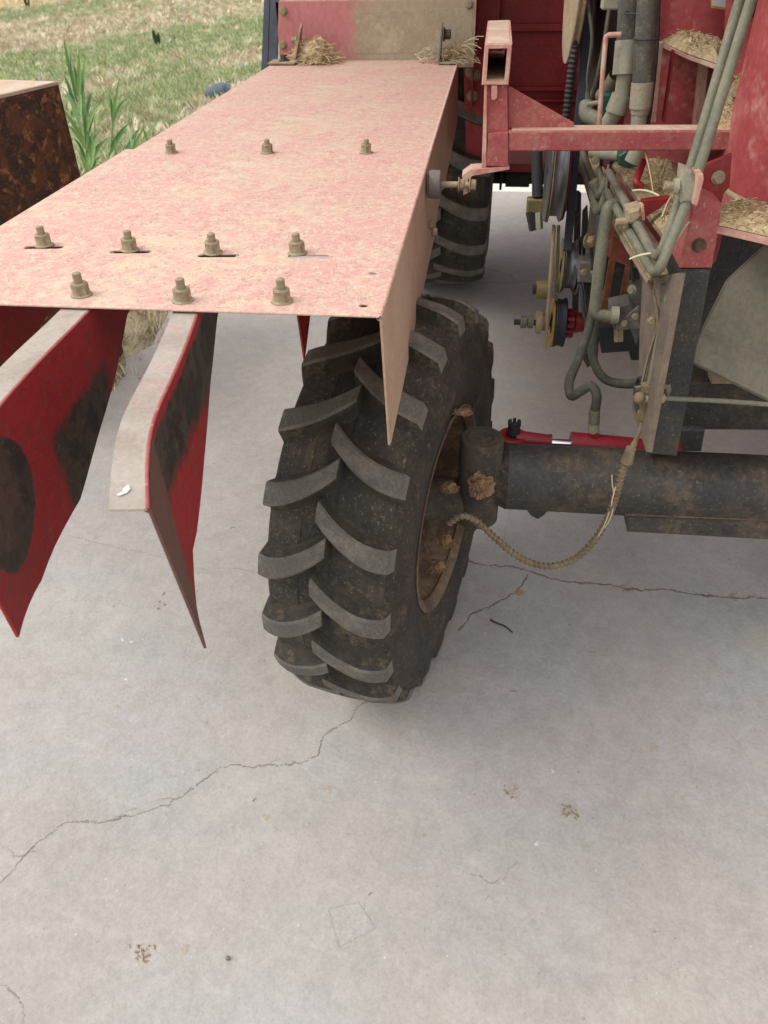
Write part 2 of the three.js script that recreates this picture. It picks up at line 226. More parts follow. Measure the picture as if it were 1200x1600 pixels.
  const map = tex(N, (u, v, i, j) => {
    const k = j * N + i, f = fbm(u, v, 90, 2, 65), mid = cm(u, v);
    let c = mix3([167, 161, 155], [173, 166, 159], sstep(.3, .7, mid));
    c = mix3(c, [166, 167, 166], .6 * sstep(.42, .64, cb(u, v))); c = mix3(c, [182, 175, 160], .4 * sstep(.54, .7, cs(u, v)));
    c = mix3(c, [178, 167, 163], .35 * sstep(.52, .7, cp(u, v)));
    c = mix3(c, [158, 153, 149], .24 * sstep(.52, .76, cd(u, v)));
    c = mix3(c, [154, 149, 144], .2 * (1 - sstep(0, .02, Math.abs(cx(u, v) - .5)))); c = mix3(c, [188, 184, 178], .18 * (1 - sstep(0, .02, Math.abs(cx(v + .3, u) - .52)))); 
    const h1 = vn(u * 420, v * 420, 420, 71), h2 = vn(u * 930, v * 930, 930, 73), g = (f - .5) * 12 + (h1 - .5) * 9 + (h2 - .5) * 9 + (hsh(i, j, 4) - .5) * 8; c = [c[0] + g + 1, c[1] + g, c[2] + g - 1]; c = mix3(c, [132, 124, 116], .5 * sstep(.9, .97, h1 * .6 + h2 * .4));
    c = mix3(c, [160, 142, 110], .6 * sand[k]); c = mix3(c, [165, 112, 60], .7 * rustm[k]); c = mix3(c, [222, 218, 210], .8 * pale[k]); c = mix3(c, [98, 86, 76], .8 * crack[k]);
    const b = 150 + (h1 - .5) * 24 + (h2 - .5) * 22 + (f - .5) * 40 + (mid - .5) * 30 - crack[k] * 110 + sand[k] * 60 + pale[k] * 25; bumpA[k * 4] = bumpA[k * 4 + 1] = bumpA[k * 4 + 2] = Math.max(0, Math.min(255, b)); bumpA[k * 4 + 3] = 255;
    return c;
  }, { wrap: THREE.MirroredRepeatWrapping });
  const bt = new THREE.DataTexture(bumpA, N, N); bt.wrapS = bt.wrapT = THREE.MirroredRepeatWrapping; bt.magFilter = THREE.LinearFilter; bt.needsUpdate = true;
  const m = new THREE.MeshStandardMaterial({ map, bumpMap: bt, bumpScale: .0035, roughness: .9 });
  // slab with an uneven edge towards the field
  const edge = [], zA = 2.5, zB = -5.6; for (let i = 0; i <= 60; i++) { const z = lerp(zA, zB, i / 60); edge.push([-1.47 + .03 * Math.sin(i * 1.7) + rr(-.02, .02), z]); }
  const sh = new THREE.Shape([...edge.map(e => new THREE.Vector2(e[0], -e[1])), new THREE.Vector2(7, -zB), new THREE.Vector2(7, -zA)]);
  const g = new THREE.ExtrudeGeometry(sh, { depth: .12, bevelEnabled: false }); g.rotateX(-Math.PI / 2); g.translate(0, -.12, 0);
  const uvg = g.index ? g.toNonIndexed() : g, p = uvg.attributes.position, uv = uvg.attributes.uv;
  for (let i = 0; i < p.count; i++) uv.setXY(i, (p.getX(i) - SLAB.x0) / SLAB.s, (SLAB.z0 - p.getZ(i)) / SLAB.s + (p.getY(i) < -.01 ? .05 : 0));
  const o = put('concrete_floor', uvg, m, null, { uv: false }); tag(o, 'pale grey cracked concrete floor under the harvester', 'floor', null, 'structure');
}
// field: rows run away to the right
const rowA = Py(0, 100, 0), rowB = Py(410, 22, 0), rowDir = rowB.clone().sub(rowA).setY(0).normalize(), rowN = V(-rowDir.z, 0, rowDir.x);
const greenAt = (x, z) => { const a = x * rowDir.x + z * rowDir.z, b = x * rowN.x + z * rowN.z; return .5 * vn(b * .9 + 100, a * .18 + 100, 4096, 201) + .3 * vn(b * 2.3 + 300, a * .5 + 300, 4096, 207) + .2 * vn(x * 3 + 500, z * 3 + 500, 4096, 211); };
{
  const map = tex(1024, (u, v, i, j) => {
    const a = fbm(u, v, 16, 5, 101), b = fbm(u, v * .25, 48, 4, 103), f = fbm(u, v, 180, 2, 107);
    let c = mix3([170, 154, 126], [196, 184, 154], sstep(.35, .65, a)); c = mix3(c, [156, 164, 120], .75 * sstep(.5, .62, b)); c = mix3(c, [142, 114, 92], .5 * sstep(.6, .7, fbm(u, v, 30, 4, 109)));
    const g = (f - .5) * 44; return [c[0] + g, c[1] + g, c[2] + g];
  });
  map.repeat.set(1 / 8, 1 / 8);
  const m = new THREE.MeshStandardMaterial({ map, roughness: 1, bumpMap: grainTex, bumpScale: .02 });
  const g = new THREE.PlaneGeometry(1400, 1400); g.rotateX(-Math.PI / 2); g.translate(0, -.05, -300);
  tag(put('field', g, m, null), 'stubble field of dry straw and weeds beside the concrete', 'field', null, 'structure');
  const wm = worn({ base: [214, 186, 118], alt: [200, 170, 104], dust: [226, 202, 142], cover: .4, s: 44, size: 3, rough: 1, grain: 24 });
  const q = Py(0, 14, -.04), n = rowN.clone(); if (n.z > 0) n.negate(); // farther side
  const A = q.clone().addScaledVector(rowDir, -200), B = q.clone().addScaledVector(rowDir, 200);
  const wg = sheet([A, B, B.clone().addScaledVector(n, 300), A.clone().addScaledVector(n, 300)], .02, { bevel: 0, dir: V(0, 1, 0) });
  tag(put('wheat_field', wg, wm, null), 'bright yellow strip of ripe field beyond the stubble', 'field', null, 'structure');
  const pm = worn({ base: [222, 218, 206], alt: [212, 206, 192], dust: [228, 224, 214], cover: .4, s: 45, size: 1.5, rough: 1 });
  tag(put('path', box(-1.2, 9, -.1, -.006, -5.61, -9.5, 0), pm, null), 'near white strip of ground seen under the front axle', 'path', null, 'structure');  // strip of ground in a near-white colour
}

// ------------------------------------------------------------ the combine harvester
const HB = V(.35, 0, -2.7);
const combine = group('combine_harvester', null, HB);
tag(combine, 'dusty red combine harvester seen from behind with bolted straw deflector', 'combine harvester');

// -- wheels
function makeWheel(name, C, psi, R, W, rimR, nl, hubDetail) {
  const w = new THREE.Group(); w.name = name; scene.add(w);
  const k = R / .45, hw = W / 2, top = a => R * (1 - .012 * Math.pow(Math.abs(a) / hw, 2) - .03 * Math.pow(Math.max(0, Math.abs(a) / hw - .55) / .45, 2)), lh = .038 * k;
  // casing [r, a]
  const prof = []; const sw = hw * 1.0;
  const rr0 = rimR + .004;
  for (const s of [1]) {
    const half = [[top(0) - lh, 0], [top(hw * .4) - lh, hw * .4], [top(hw * .75) - lh, hw * .75], [R * .895, hw * .93], [R * .865, hw * 1.0], [R * .852, hw * 1.04], [R * .838, hw * 1.04], [R * .826, hw * 1.02], [R * .76, hw * 1.08], [R * .69, hw * 1.1], [R * .62, hw * 1.07], [rr0 + .03 * k, hw * 1.0], [rr0 + .016 * k, hw * .98], [rr0 + .012 * k, hw * 1.0], [rr0, hw * .96], [rr0 - .008, hw * .9]];
    const full = [...half.slice().reverse().map(p => [p[0], -p[1]]), ...half.slice(1)]; prof.push(...full);
  }
  const cg = boxUV(latheX(prof, 96)); // split the tread band and the sidewalls by material
  const tyre = new THREE.Mesh(cg, M.sidewall); tyre.name = 'tyre'; w.add(tyre);
  const tread = new THREE.Mesh(boxUV(latheX(prof.filter(p => Math.abs(p[1]) < hw * .98 && p[0] > R * .85).map(p => [p[0] + .0015, p[1]]), 96)), M.tyre); tread.name = 'tread_band'; w.add(tread);
  for (const a of [-.42, .1]) { const s = new THREE.Mesh(boxUV(new THREE.TorusGeometry(top(a * hw) - lh + .001, .0022, 5, 90).rotateY(Math.PI / 2).translate(a * hw, 0, 0)), M.tyre); s.name = 'mould_seam'; w.add(s); }
  // lugs
  function lugGeo(s) {
    const n = 9, P = [];
    for (let i = 0; i <= n; i++) {
      const t = i / n, a = lerp(-.012 * k, hw * 1.0, t), ph = -(.07 * k / R) * (1.95 * t - .95 * t * t), wt = lerp(.018, .022, t) * k;
      const tt = top(a), bb = Math.min(tt - lh, lin([[0, top(0) - lh], [hw * .75, top(hw * .75) - lh], [hw, R * .86]], a)) - .003, mid = lerp(bb, tt, .3);
      P.push([[a, bb, ph + (wt + .023 * k) / R], [a, mid, ph + (wt + .008 * k) / R], [a, tt - .004, ph + (wt + .001) / R], [a, tt, ph + (wt - .004) / R], [a, tt, ph - (wt - .004) / R], [a, tt - .004, ph - (wt + .001) / R], [a, mid, ph - (wt + .008 * k) / R], [a, bb, ph - (wt + .02 * k) / R]]);
    }
    const l = P[n].map((q, m) => { const d = Math.abs(m - 3.5); return [hw * (d > 3 ? 1.03 : 1.045), d > 3 ? R * .82 : d > 2 ? R * .855 : R * (d > 1 ? .892 : .9), q[2]]; }); P.push(l); // outer end slopes down the shoulder
    const vtx = q => [s * q[0], q[1] * Math.sin(q[2]), q[1] * Math.cos(q[2])];
    const pos = [[], []], quad = (k, a, b, c, d) => { const f = s > 0 ? [a, b, c, a, c, d] : [a, c, b, a, d, c]; f.forEach(q => pos[k].push(...vtx(q))); };
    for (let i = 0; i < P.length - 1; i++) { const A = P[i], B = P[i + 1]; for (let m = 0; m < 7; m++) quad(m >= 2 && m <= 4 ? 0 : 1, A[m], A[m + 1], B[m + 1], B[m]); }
    const e = P[P.length - 1], f0 = P[0]; for (let m = 0; m < 3; m++) { quad(1, f0[7 - m], f0[6 - m], f0[m + 1], f0[m]); quad(1, e[m], e[m + 1], e[6 - m], e[7 - m]); }
    const g = new THREE.BufferGeometry(); g.setAttribute('position', new THREE.Float32BufferAttribute([...pos[0], ...pos[1]], 3)); g.addGroup(0, pos[0].length / 3, 0); g.addGroup(pos[0].length / 3, pos[1].length / 3, 1); g.computeVertexNormals(); g.setAttribute('uv', new THREE.Float32BufferAttribute(new Float32Array((pos[0].length + pos[1].length) / 3 * 2), 2));
    const gr = g.groups.slice(); const b = boxUV(g); b.clearGroups(); gr.forEach(q => b.addGroup(q.start, q.count, q.materialIndex)); return b;
  }
  const LG = [lugGeo(1), lugGeo(-1)];
  for (let i = 0; i < nl; i++) for (const s of [0, 1]) { const o = new THREE.Mesh(LG[s], [M.lug, M.lugSide]); o.name = 'lug'; o.rotation.x = -(rad(51 - 1) + i * 2 * Math.PI / nl - s * Math.PI / nl * .85); w.add(o); }
  // rim dish and hub, seen from the inner side
  const disc = new THREE.Mesh(boxUV(latheX([[rimR * .3, -hw * .25], [rimR * .62, -hw * .3], [rimR * .79, -hw * .1]], 72)), M.dark); disc.name = 'rim_disc'; w.add(disc);  // disc darker than the rim: shade of the recess put into its colour
  const rim = new THREE.Mesh(boxUV(latheX([[rimR * .78, -hw * .1], [rimR * .8, hw * .35], [rimR * .9, hw * .55], [rimR * .95, hw * .86], [rimR * 1.02, hw * .95], [rimR * 1.06, hw * 1.0], [rimR * 1.055, hw * 1.03], [rimR * 1.0, hw * 1.01], [rimR * .94, hw * .9]], 72)), M.rim); rim.name = 'rim'; w.add(rim);
  const hub = new THREE.Mesh(boxUV(latheX([[.001, -hw * .5], [rimR * .36, -hw * .5], [rimR * .36, -hw * .1], [rimR * .46, -hw * .08], [rimR * .46, hw * .08], [rimR * .3, hw * .12], [rimR * .26, hw * .4], [.001, hw * .4]], 40)), M.hub); hub.name = 'hub'; w.add(hub);
  const ng = boltHeadGeo(.012 * k, .016 * k); for (let i = 0; i < 8; i++) { const a = i * Math.PI / 4 + .2, o = new THREE.Mesh(ng, M.hub); o.name = 'wheel_nut'; o.rotation.z = -Math.PI / 2; o.position.set(-hw * .28, Math.sin(a) * rimR * .55, Math.cos(a) * rimR * .55); w.add(o); }
  w.position.copy(C); w.rotation.y = -psi; combine.attach(w); return w;
}
const WC = V(-.159, .45, -1.388), PSI = .2224;
makeWheel('rear_wheel', WC, PSI, .45, .244, .222, 20);
makeWheel('front_wheel', V(-.2, .62, -3.98), 0, .62, .42, .33, 20);

// -- deflector plate
const PYH = 1.08;
{
  const D = group('deflector_plate', combine, V(-.47, PYH, -.95));
  const xL = -.832, xR = -.127, zF = -.937, zS = -1.835;
  const circ = (x, z, r, n = 14) => Array.from({ length: n }, (_, i) => V(x + r * Math.cos(i / n * 2 * Math.PI), PYH, z + r * Math.sin(i / n * 2 * Math.PI)));
  const slot = (u0, u1, v) => { const a = Py(u0, v, PYH), b = Py(u1, v, PYH), r = .0075, o = []; for (let i = 0; i <= 6; i++) { const t = Math.PI / 2 + i / 6 * Math.PI; o.push(V(a.x + r + r * Math.cos(t), PYH, a.z + r * Math.sin(t))); } for (let i = 0; i <= 6; i++) { const t = -Math.PI / 2 + i / 6 * Math.PI; o.push(V(b.x - r + r * Math.cos(t), PYH, b.z + r * Math.sin(t))); } return o; };
  const holes = [slot(38, 99, 386), slot(172, 236, 393), slot(309, 374, 399), slot(450, 515, 400)];
  for (const [u, v] of [[583, 427], [568, 477]]) { const p = Py(u, v, PYH); holes.push(circ(p.x, p.z, .006)); }
  put('rear_sheet', sheet([V(xL, PYH, zF), V(xR, PYH, zF), V(xR, PYH, zS), V(xL, PYH, zS)], .003, { holes, dir: V(0, 1, 0) }), M.plate, D);
  put('front_sheet', sheet([V(xL + .012, PYH - .0035, -1.78), V(xR, PYH - .0035, -1.78), V(xR, PYH - .0035, -3.28), V(xL + .02, PYH - .0035, -3.28)], .003, { dir: V(0, 1, 0) }), M.plate, D);
  // turned-down right flange, slightly wavy at its far lower edge
  const fl = [V(-.1245, PYH - .003, zF - .002), V(-.119, .862, zF - .032), V(-.119, .856, zF - .05)]; for (let z = -1.15; z > -3.2; z -= .16) fl.push(V(-.1195, .855 + (z < -2.1 ? rr(-.012, .03) : rr(-.002, .002)), z)); fl.push(V(-.1245, .87, -3.27), V(-.1245, PYH - .003, -3.27));
  put('side_flange', sheet(fl, .003), M.flange, D);
  put('fold_edge', pipe([V(-.1275, PYH - .0035, zF - .001), V(-.1275, PYH - .0035, -3.27)], .0036, { n: 2 }), M.plate, D);
  const bg = boltGeo(1), bs = boltGeo(.98, .0145), bgs = boltGeo(1.0, .01);
  for (const [u, v] of [[128, 461], [286, 470], [441, 471]]) bolt(bs, M.nut, Py(u, v, PYH), V(rr(-.05, .05), 1, rr(-.05, .05)), D, rr(0, 1));
  for (const [u, v] of [[70, 384], [203, 391], [333, 395], [465, 396]]) bolt(bg, M.nut, Py(u, v, PYH), V(rr(-.05, .05), 1, rr(-.05, .05)), D, rr(0, 1));
  for (const [u, v] of [[268, 239], [418, 239], [572, 239]]) bolt(bgs, M.nut, Py(u, v, PYH), V(rr(-.05, .05), 1, rr(-.05, .05)), D, rr(0, 1));
  bolt(boltHeadGeo(.008, .007), M.nut, Px(672, 352, -.119), V(1, 0, 0), D, .3);
  bolt(boltHeadGeo(.009, .01), M.flange, Px(676, 362, -.119), V(1, 0, 0), D, .6);
}
// -- straw guide fins under the plate
function hitPath(path, u, v) { const d = ray(u, v); let best = null, ps = null; for (let z = -.35; z > -2.6; z -= .001) { const t = z / d.z, x = t * d.x, e = x - lin(path.map(p => [-p[1], p[0]]), -z); if (ps !== null && ps * e <= 0 && !best) best = [z, CAM.y + t * d.y]; ps = e; } return best; }
function finTex(pat) { const t = tex(1024, (u, v, i, j) => {
  const x = u * 1.4, y = v * .3; // metres: along from the tip, down from the fold
  const U = x / .7, W = y / .7; let c = mix3([140, 28, 32], [152, 34, 38], fbm(U, W, 7, 4, 131)); c = mix3(c, [112, 60, 50], .5 * sstep(.56, .66, fbm(U, W, 60, 3, 133)));
  const wob = (fbm(U, W, 10, 4, 137) - .5) * .035 + (fbm(U, W, 110, 3, 138) - .5) * .022; const k = pat(x, y, wob);
  const bl = mix3([42, 38, 34], [66, 55, 46], sstep(.4, .6, fbm(U, W, 30, 4, 139)));
  c = mix3(c, bl, k[0]); c = mix3(c, [100, 74, 62], k[1] || 0); c = mix3(c, [150, 120, 104], .3 * sstep(.77, .82, fbm(U, W, 150, 2, 147)));
  const sc = Math.abs(fbm(U * .3 + W, W * 2.2 - U * .6, 24, 2, 149) - .5); c = mix3(c, [136, 110, 98], .35 * (1 - sstep(0, .006, sc)));
  const g = (hsh(i, j, 5) - .5) * 10 + (fbm(U, W, 90, 2, 141) - .5) * 14; return [c[0] + g, c[1] + g, c[2] + g]; }, { h: 256 }); t.wrapS = t.wrapT = THREE.ClampToEdgeWrapping; return new THREE.MeshStandardMaterial({ map: t, roughness: .62, side: THREE.DoubleSide, bumpMap: grainTex, bumpScale: .0004 }); }
function fin(label, path, bottom, flangeW, zFlangeEnd, mat, topShift = 0) {
  // path [x, z] of the fold from the tip (near) to the far end; bottom [z, y] outline
  const F = group('guide_fin', combine, V(path[0][0], PYH - .006, path[0][1])); tag(F, label);
  const n = 40, z0 = path[0][1], z1 = path[path.length - 1][1], yT = PYH - .0065, sm = [];
  const cv = new THREE.CatmullRomCurve3(path.map(p => V(p[0], 0, p[1])));
  for (let i = 0; i <= n; i++) { const p = cv.getPointAt(i / n), tg = cv.getTangentAt(i / n); sm.push([p.x, p.z, tg]); }
  const th2 = .003, pos = [], uv = [], nrow = 8; let L = 0;
  const pt = (i, t, off) => { const [x, z, tg] = sm[i], yb = lin(bottom.map(b => [-b[0], b[1]]), -z), nx = tg.z, nz = -tg.x; return V(x - nx * off, lerp(yT, yb, t), z - nz * off + (t * (bottom[0][0] - z0)) * Math.max(0, 1 - i / 6)); };
  const ls = sm.map((s, i) => i ? (L += Math.hypot(s[0] - sm[i - 1][0], s[1] - sm[i - 1][1])) : 0);
  const push = (a, b, c, d, ua, ub, uc, ud) => { for (const [p, q] of [[a, ua], [b, ub], [c, uc], [a, ua], [c, uc], [d, ud]]) { pos.push(p.x, p.y, p.z); uv.push(q[0] / 1.4, q[1] / .3); } };
  const tex2 = (i, t) => { const yb = lin(bottom.map(b => [-b[0], b[1]]), -sm[i][1]); return [ls[i], t * (yT - yb)]; };
  for (const off of [0, th2]) for (let i = 0; i < n; i++) for (let j = 0; j < nrow; j++) { const a = j / nrow, b = (j + 1) / nrow; push(pt(i, a, off), pt(i + 1, a, off), pt(i + 1, b, off), pt(i, b, off), tex2(i, a), tex2(i + 1, a), tex2(i + 1, b), tex2(i, b)); }
  for (let i = 0; i < n; i++) push(pt(i, 1, 0), pt(i + 1, 1, 0), pt(i + 1, 1, th2), pt(i, 1, th2), tex2(i, 1), tex2(i + 1, 1), tex2(i + 1, 1), tex2(i, 1));
  for (let j = 0; j < nrow; j++) push(pt(0, j / nrow, 0), pt(0, (j + 1) / nrow, 0), pt(0, (j + 1) / nrow, th2), pt(0, j / nrow, th2), tex2(0, 0), tex2(0, .1), tex2(0, .1), tex2(0, 0));
  const g = new THREE.BufferGeometry(); g.setAttribute('position', new THREE.Float32BufferAttribute(pos, 3)); g.setAttribute('uv', new THREE.Float32BufferAttribute(uv, 2)); g.computeVertexNormals();
  put('vane', g, mat, F, { uv: false });
  const inner = sm.filter(s => s[1] >= -1.6).map(s => V(s[0], yT + .0005, s[1])), outer = inner.map((p, i) => { const tg = sm[i][2]; return V(p.x - flangeW, yT + .0005, p.z + topShift * Math.max(0, 1 - i / 10)); });
  put('fold_edge', new THREE.TubeGeometry(new THREE.CatmullRomCurve3(inner.map(p => V(p.x, p.y - .002, p.z))), 60, .0026, 8), M.pink, F);
  put('top_flange', sheet([...inner, ...outer.reverse()], .003, { dir: V(0, 1, 0), bevel: .0006 }), M.finTop, F);
  return F;
}
{
  const pB = [[-.283, -.515], [-.315, -.6], [-.334, -.67], [-.35, -.79], [-.372, -.927], [-.42, -1.167], [-.5, -1.75]];
  const bB = [[-.56, .843]]; for (const [u, v] of [[298, 930], [298, 862], [305, 830], [315, 720], [325, 600], [338, 495]]) { const h = hitPath(pB, u, v); if (h) bB.push(h); } bB.push([-1.75, 1.02]);
  const matB = finTex((x, y, w) => [Math.max(sstep(.112, .125, x + w * .2 + y * .25) * (1 - sstep(.05, .082, y + w * .6 - .1 * x)), 0) * sstep(.008, .014, y + w * .3), (1 - sstep(.125, .135, x + w * .3 + y * .12)) * .95]);
  fin('guide fin with brown scraped tip and white chip on its flange', pB, bB, .034, -1.6, matB, .004);
  const pA = [[-.468, -.5], [-.497, -.59], [-.514, -.68], [-.522, -.79], [-.526, -.926], [-.545, -1.167], [-.61, -1.75]];
  const bA = [[-.515, .888]]; for (const [u, v] of [[60, 910], [95, 830], [125, 775], [150, 680], [178, 580], [195, 490]]) { const h = hitPath(pA, u, v); if (h) bA.push(h); } bA.push([-1.75, 1.02]);
  const matA = finTex((x, y, w) => { const a = Math.hypot((x - .115) / .085, (y - .085) / .075); const b = sstep(.25, .275, x + w * .5) * sstep(.08, .105, y + w * .5 + (x - .3) * .12) * (1 - sstep(.42, .47, x + w)); return [Math.max(1 - sstep(.95, 1.0, a + w * 2), b), .4 * (1 - sstep(.5, .7, a + w * 5))]; });
  fin('red guide fin with an oval black smear and scuffed lower edge', pA, bA, .04, -1.6, matA);
  const pD = [[-.62, -.5], [-.655, -.65], [-.675, -.8], [-.688, -.95], [-.7, -1.167], [-.74, -1.75]];
  fin('outermost guide fin mostly hidden under the plate edge', pD, [[-.52, .87], [-.7, .875], [-.85, .91], [-1.1, .99], [-1.75, 1.02]], .04, -1.6, matA);
  const FC = group('guide_fin', combine, V(-.28, PYH, -1.15)); tag(FC, 'short guide fin showing only its pointed red tip');
  put('vane', sheet([Pz(460, 452, -1.12), Pz(490, 436, -1.2), Pz(487, 480, -1.19), Pz(479, 563, -1.14)], .003), M.red, FC);
  // white flake of paint on the middle fin's flange
  const fk = Py(196, 766, PYH - .005); const sh = new THREE.Shape([[0, .008], [.004, .002], [.003, -.004], [-.002, -.009], [-.005, -.008], [-.001, -.003], [-.003, .001]].map(p => new THREE.Vector2(...p)));
  const fg = new THREE.ExtrudeGeometry(sh, { depth: .0008, bevelEnabled: false }); fg.rotateX(-Math.PI / 2); fg.translate(fk.x, fk.y, fk.z); put('paint_chip', fg, M.white, combine);
}
// -- hood behind the plate
{
  const zH = -3.3, H = group('rear_hood', combine, V(-.44, 1.08, zH));
  const hoodMap = tex(512, (u, v) => { const w = (fbm(u, v, 5, 4, 151) - .5) * .5; let c = mix3([188, 112, 114], [198, 134, 130], fbm(u, v, 6, 4, 153)); c = mix3(c, [176, 160, 136], sstep(.3, .5, u + w * .5)); const g = (fbm(u, v, 60, 3, 155) - .5) * 20; return [c[0] + g, c[1] + g, c[2] + g]; });
  const hm = new THREE.MeshStandardMaterial({ map: hoodMap, roughness: .8 });
  const a = Pz(437, 88, zH), b = Pz(741, 84, zH);
  const yS = Pz(560, 1, zH).y; // fold line near the top of the frame
  const g = box(a.x, b.x, 1.05, yS, zH, zH - .02, .002), p = g.attributes.position; const uv = []; for (let i = 0; i < p.count; i++) uv.push((p.getX(i) - a.x) / (b.x - a.x), (p.getY(i) - 1.05) / 1.2); g.setAttribute('uv', new THREE.Float32BufferAttribute(uv, 2)); put('back_panel', g, hm, H, { uv: false });
  put('upper_panel', sheet([V(a.x, yS, zH), V(b.x, yS, zH), V(b.x, 2.3, zH - .5), V(a.x, 2.3, zH - .5)], .004), M.pinkDust, H);
  put('left_side', box(a.x - .002, a.x + .004, 1.0, 2.3, zH - .5, zH - 1.7, 0), M.redHouse, H); put('right_side', box(b.x - .006, b.x + .0, .9, 1.5, zH - .022, zH - .6, 0), M.red, H);
  put('dust_patch', sheet([Pz(556, 19, zH + .001), Pz(738, 12, zH + .001), Pz(738, 82, zH + .001), Pz(554, 84, zH + .001)], .0015), M.hoodTan, H);
  const s0 = Pz(431, 20, zH), e0 = Pz(411, 20, zH); put('edge_strip', sheet([Pz(424, -60, zH), Pz(437, -60, zH), Pz(433, 106, zH), Pz(420, 108, zH)], .012), M.slate, H); put('edge_strip', sheet([Pz(415, -60, zH), Pz(423, -60, zH), Pz(418, 108, zH), Pz(408, 110, zH)], .012), M.slate, H); put('edge_gap', sheet([Pz(422.5, -60, zH - .008), Pz(424.5, -60, zH - .008), Pz(420.5, 106, zH - .008), Pz(417.5, 106, zH - .008)], .003), M.tan, H);
  const hg = boltHeadGeo(.0115, .009); for (const [u, v] of [[443, 17], [442, 70], [733, 7]]) bolt(hg, M.nut, Pz(u, v, zH), V(0, 0, 1), H, rr(0, 1));
  // hinge lugs standing on the plate
  const z1 = -3.2, lug = (u, m, dx) => { const o = group('hinge_bracket', combine, Pz(u, 88, z1)); const q = Pz(u, 88, z1); put('upright_tab', sheet([V(q.x, PYH, q.z + .05), V(q.x + dx * .01, PYH + .1, q.z - .0), V(q.x + dx * .012, PYH + .12, q.z - .03), V(q.x, PYH, q.z - .06)], .006, { dir: V(1, 0, 0) }), m, o); return [o, q]; };
  { const [o, q] = lug(464, M.tan, 2); put('foot', box(q.x - .1, q.x, PYH + .0005, PYH + .006, q.z + .05, q.z - .05, .001), M.tan, o); bolt(boltHeadGeo(.014, .018), M.hub, V(q.x - .05, PYH + .006, q.z), V(0, 1, 0), o, .2); bolt(boltHeadGeo(.012, .02), M.nut, V(q.x + .006, PYH + .07, q.z - .01), V(-1, 0, 0), o, .1); }
  { const [o, q] = lug(688, M.grey, .6); put('foot', box(q.x, q.x + .1, PYH + .0005, PYH + .006, q.z + .05, q.z - .05, .001), M.fitting, o); bolt(boltHeadGeo(.016, .024), M.hub, V(q.x + .008, PYH + .085, q.z - .01), V(1, 0, 0), o, .2); bolt(boltHeadGeo(.013, .022), M.nut, V(q.x + .05, PYH + .006, q.z), V(0, 1, 0), o, .4); }
}
// -- main body shell: dark recess behind the bracket, underside, flank
{
  const B = group('body_shell', combine, V(.9, .66, -4.3)); const zB = -3.62;
  const x0 = Pz(738, 100, zB).x, yb = .7;
  put('inner_panel', box(x0, 1.2, .62, 2.6, zB, zB - .02, 0), M.red, B);
  for (const [v, h] of [[36, 12], [134, 7], [153, 5]]) { const p = Pz(800, v, zB); put('panel_rib', box(x0, .6, p.y - h * .0022, p.y, zB + .03, zB, .003), M.red, B); }
  put('left_post', box(x0 - .0, x0 + .1, .66, 1.3, zB + .06, zB, .004), M.red, B);
  put('underside', box(.04, 2.3, .6, .64, zB - .03, -5.1, 0), M.red, B); put('added_shade_pan', sheet([V(.04, .97, -2.4), V(2.3, .97, -2.4), V(2.3, .64, zB - .03), V(.04, .64, zB - .03)], .01, { dir: V(0, 1, 0) }), M.red, B); put('side_skirt', sheet([[724, 88], [762, 88], [758, 264], [738, 266], [728, 250]].map(p => Pz(...p, -3.42)), .008), M.red, B); for (const [u, v] of [[735, 112], [742, 118], [738, 150]]) bolt(boltHeadGeo(.016, .02), M.nut, Pz(u, v, -3.41), V(0, 0, 1), B, rr(0, 1));  // sloping pan is added out of sight to deepen the shade below
  put('top_cover', box(-.8, 2.4, 2.55, 2.6, -2.2, -5.1, 0), M.redHouse, B);
  put('right_side', box(2.3, 2.34, .8, 2.55, -1.6, -5.1, 0), M.redHouse, B);
  put('front_wall', box(-.6, 2.3, .78, 2.55, -5.05, -5.1, 0), M.redHouse, B);
  put('unseen_shade_overhang', box(.35, 2.4, 1.5, 2.55, -.95, -2.3, .02), M.redHouse, B);  // last box: unseen overhang, stretched rearwards to shade the floor
  put('chassis_floor', box(.5, 2.3, .98, 1.0, -1.95, -3.6, 0), M.red, B);
  put('cross_shaft', cyl(V(-.3, .44, -4.2), V(1.6, .44, -4.2), .03), M.dark, B);
  for (const [x, w, r] of [[.0, .03, .06], [.1, .12, .045], [.07, .012, .06]]) put('shaft_collar', cyl(V(x, .44, -4.2), V(x + w, .44, -4.2), r), M.dark, B);
  put('hanging_tab', box(.01, .02, .28, .44, -4.15, -4.17, 0), M.dark, B);
}
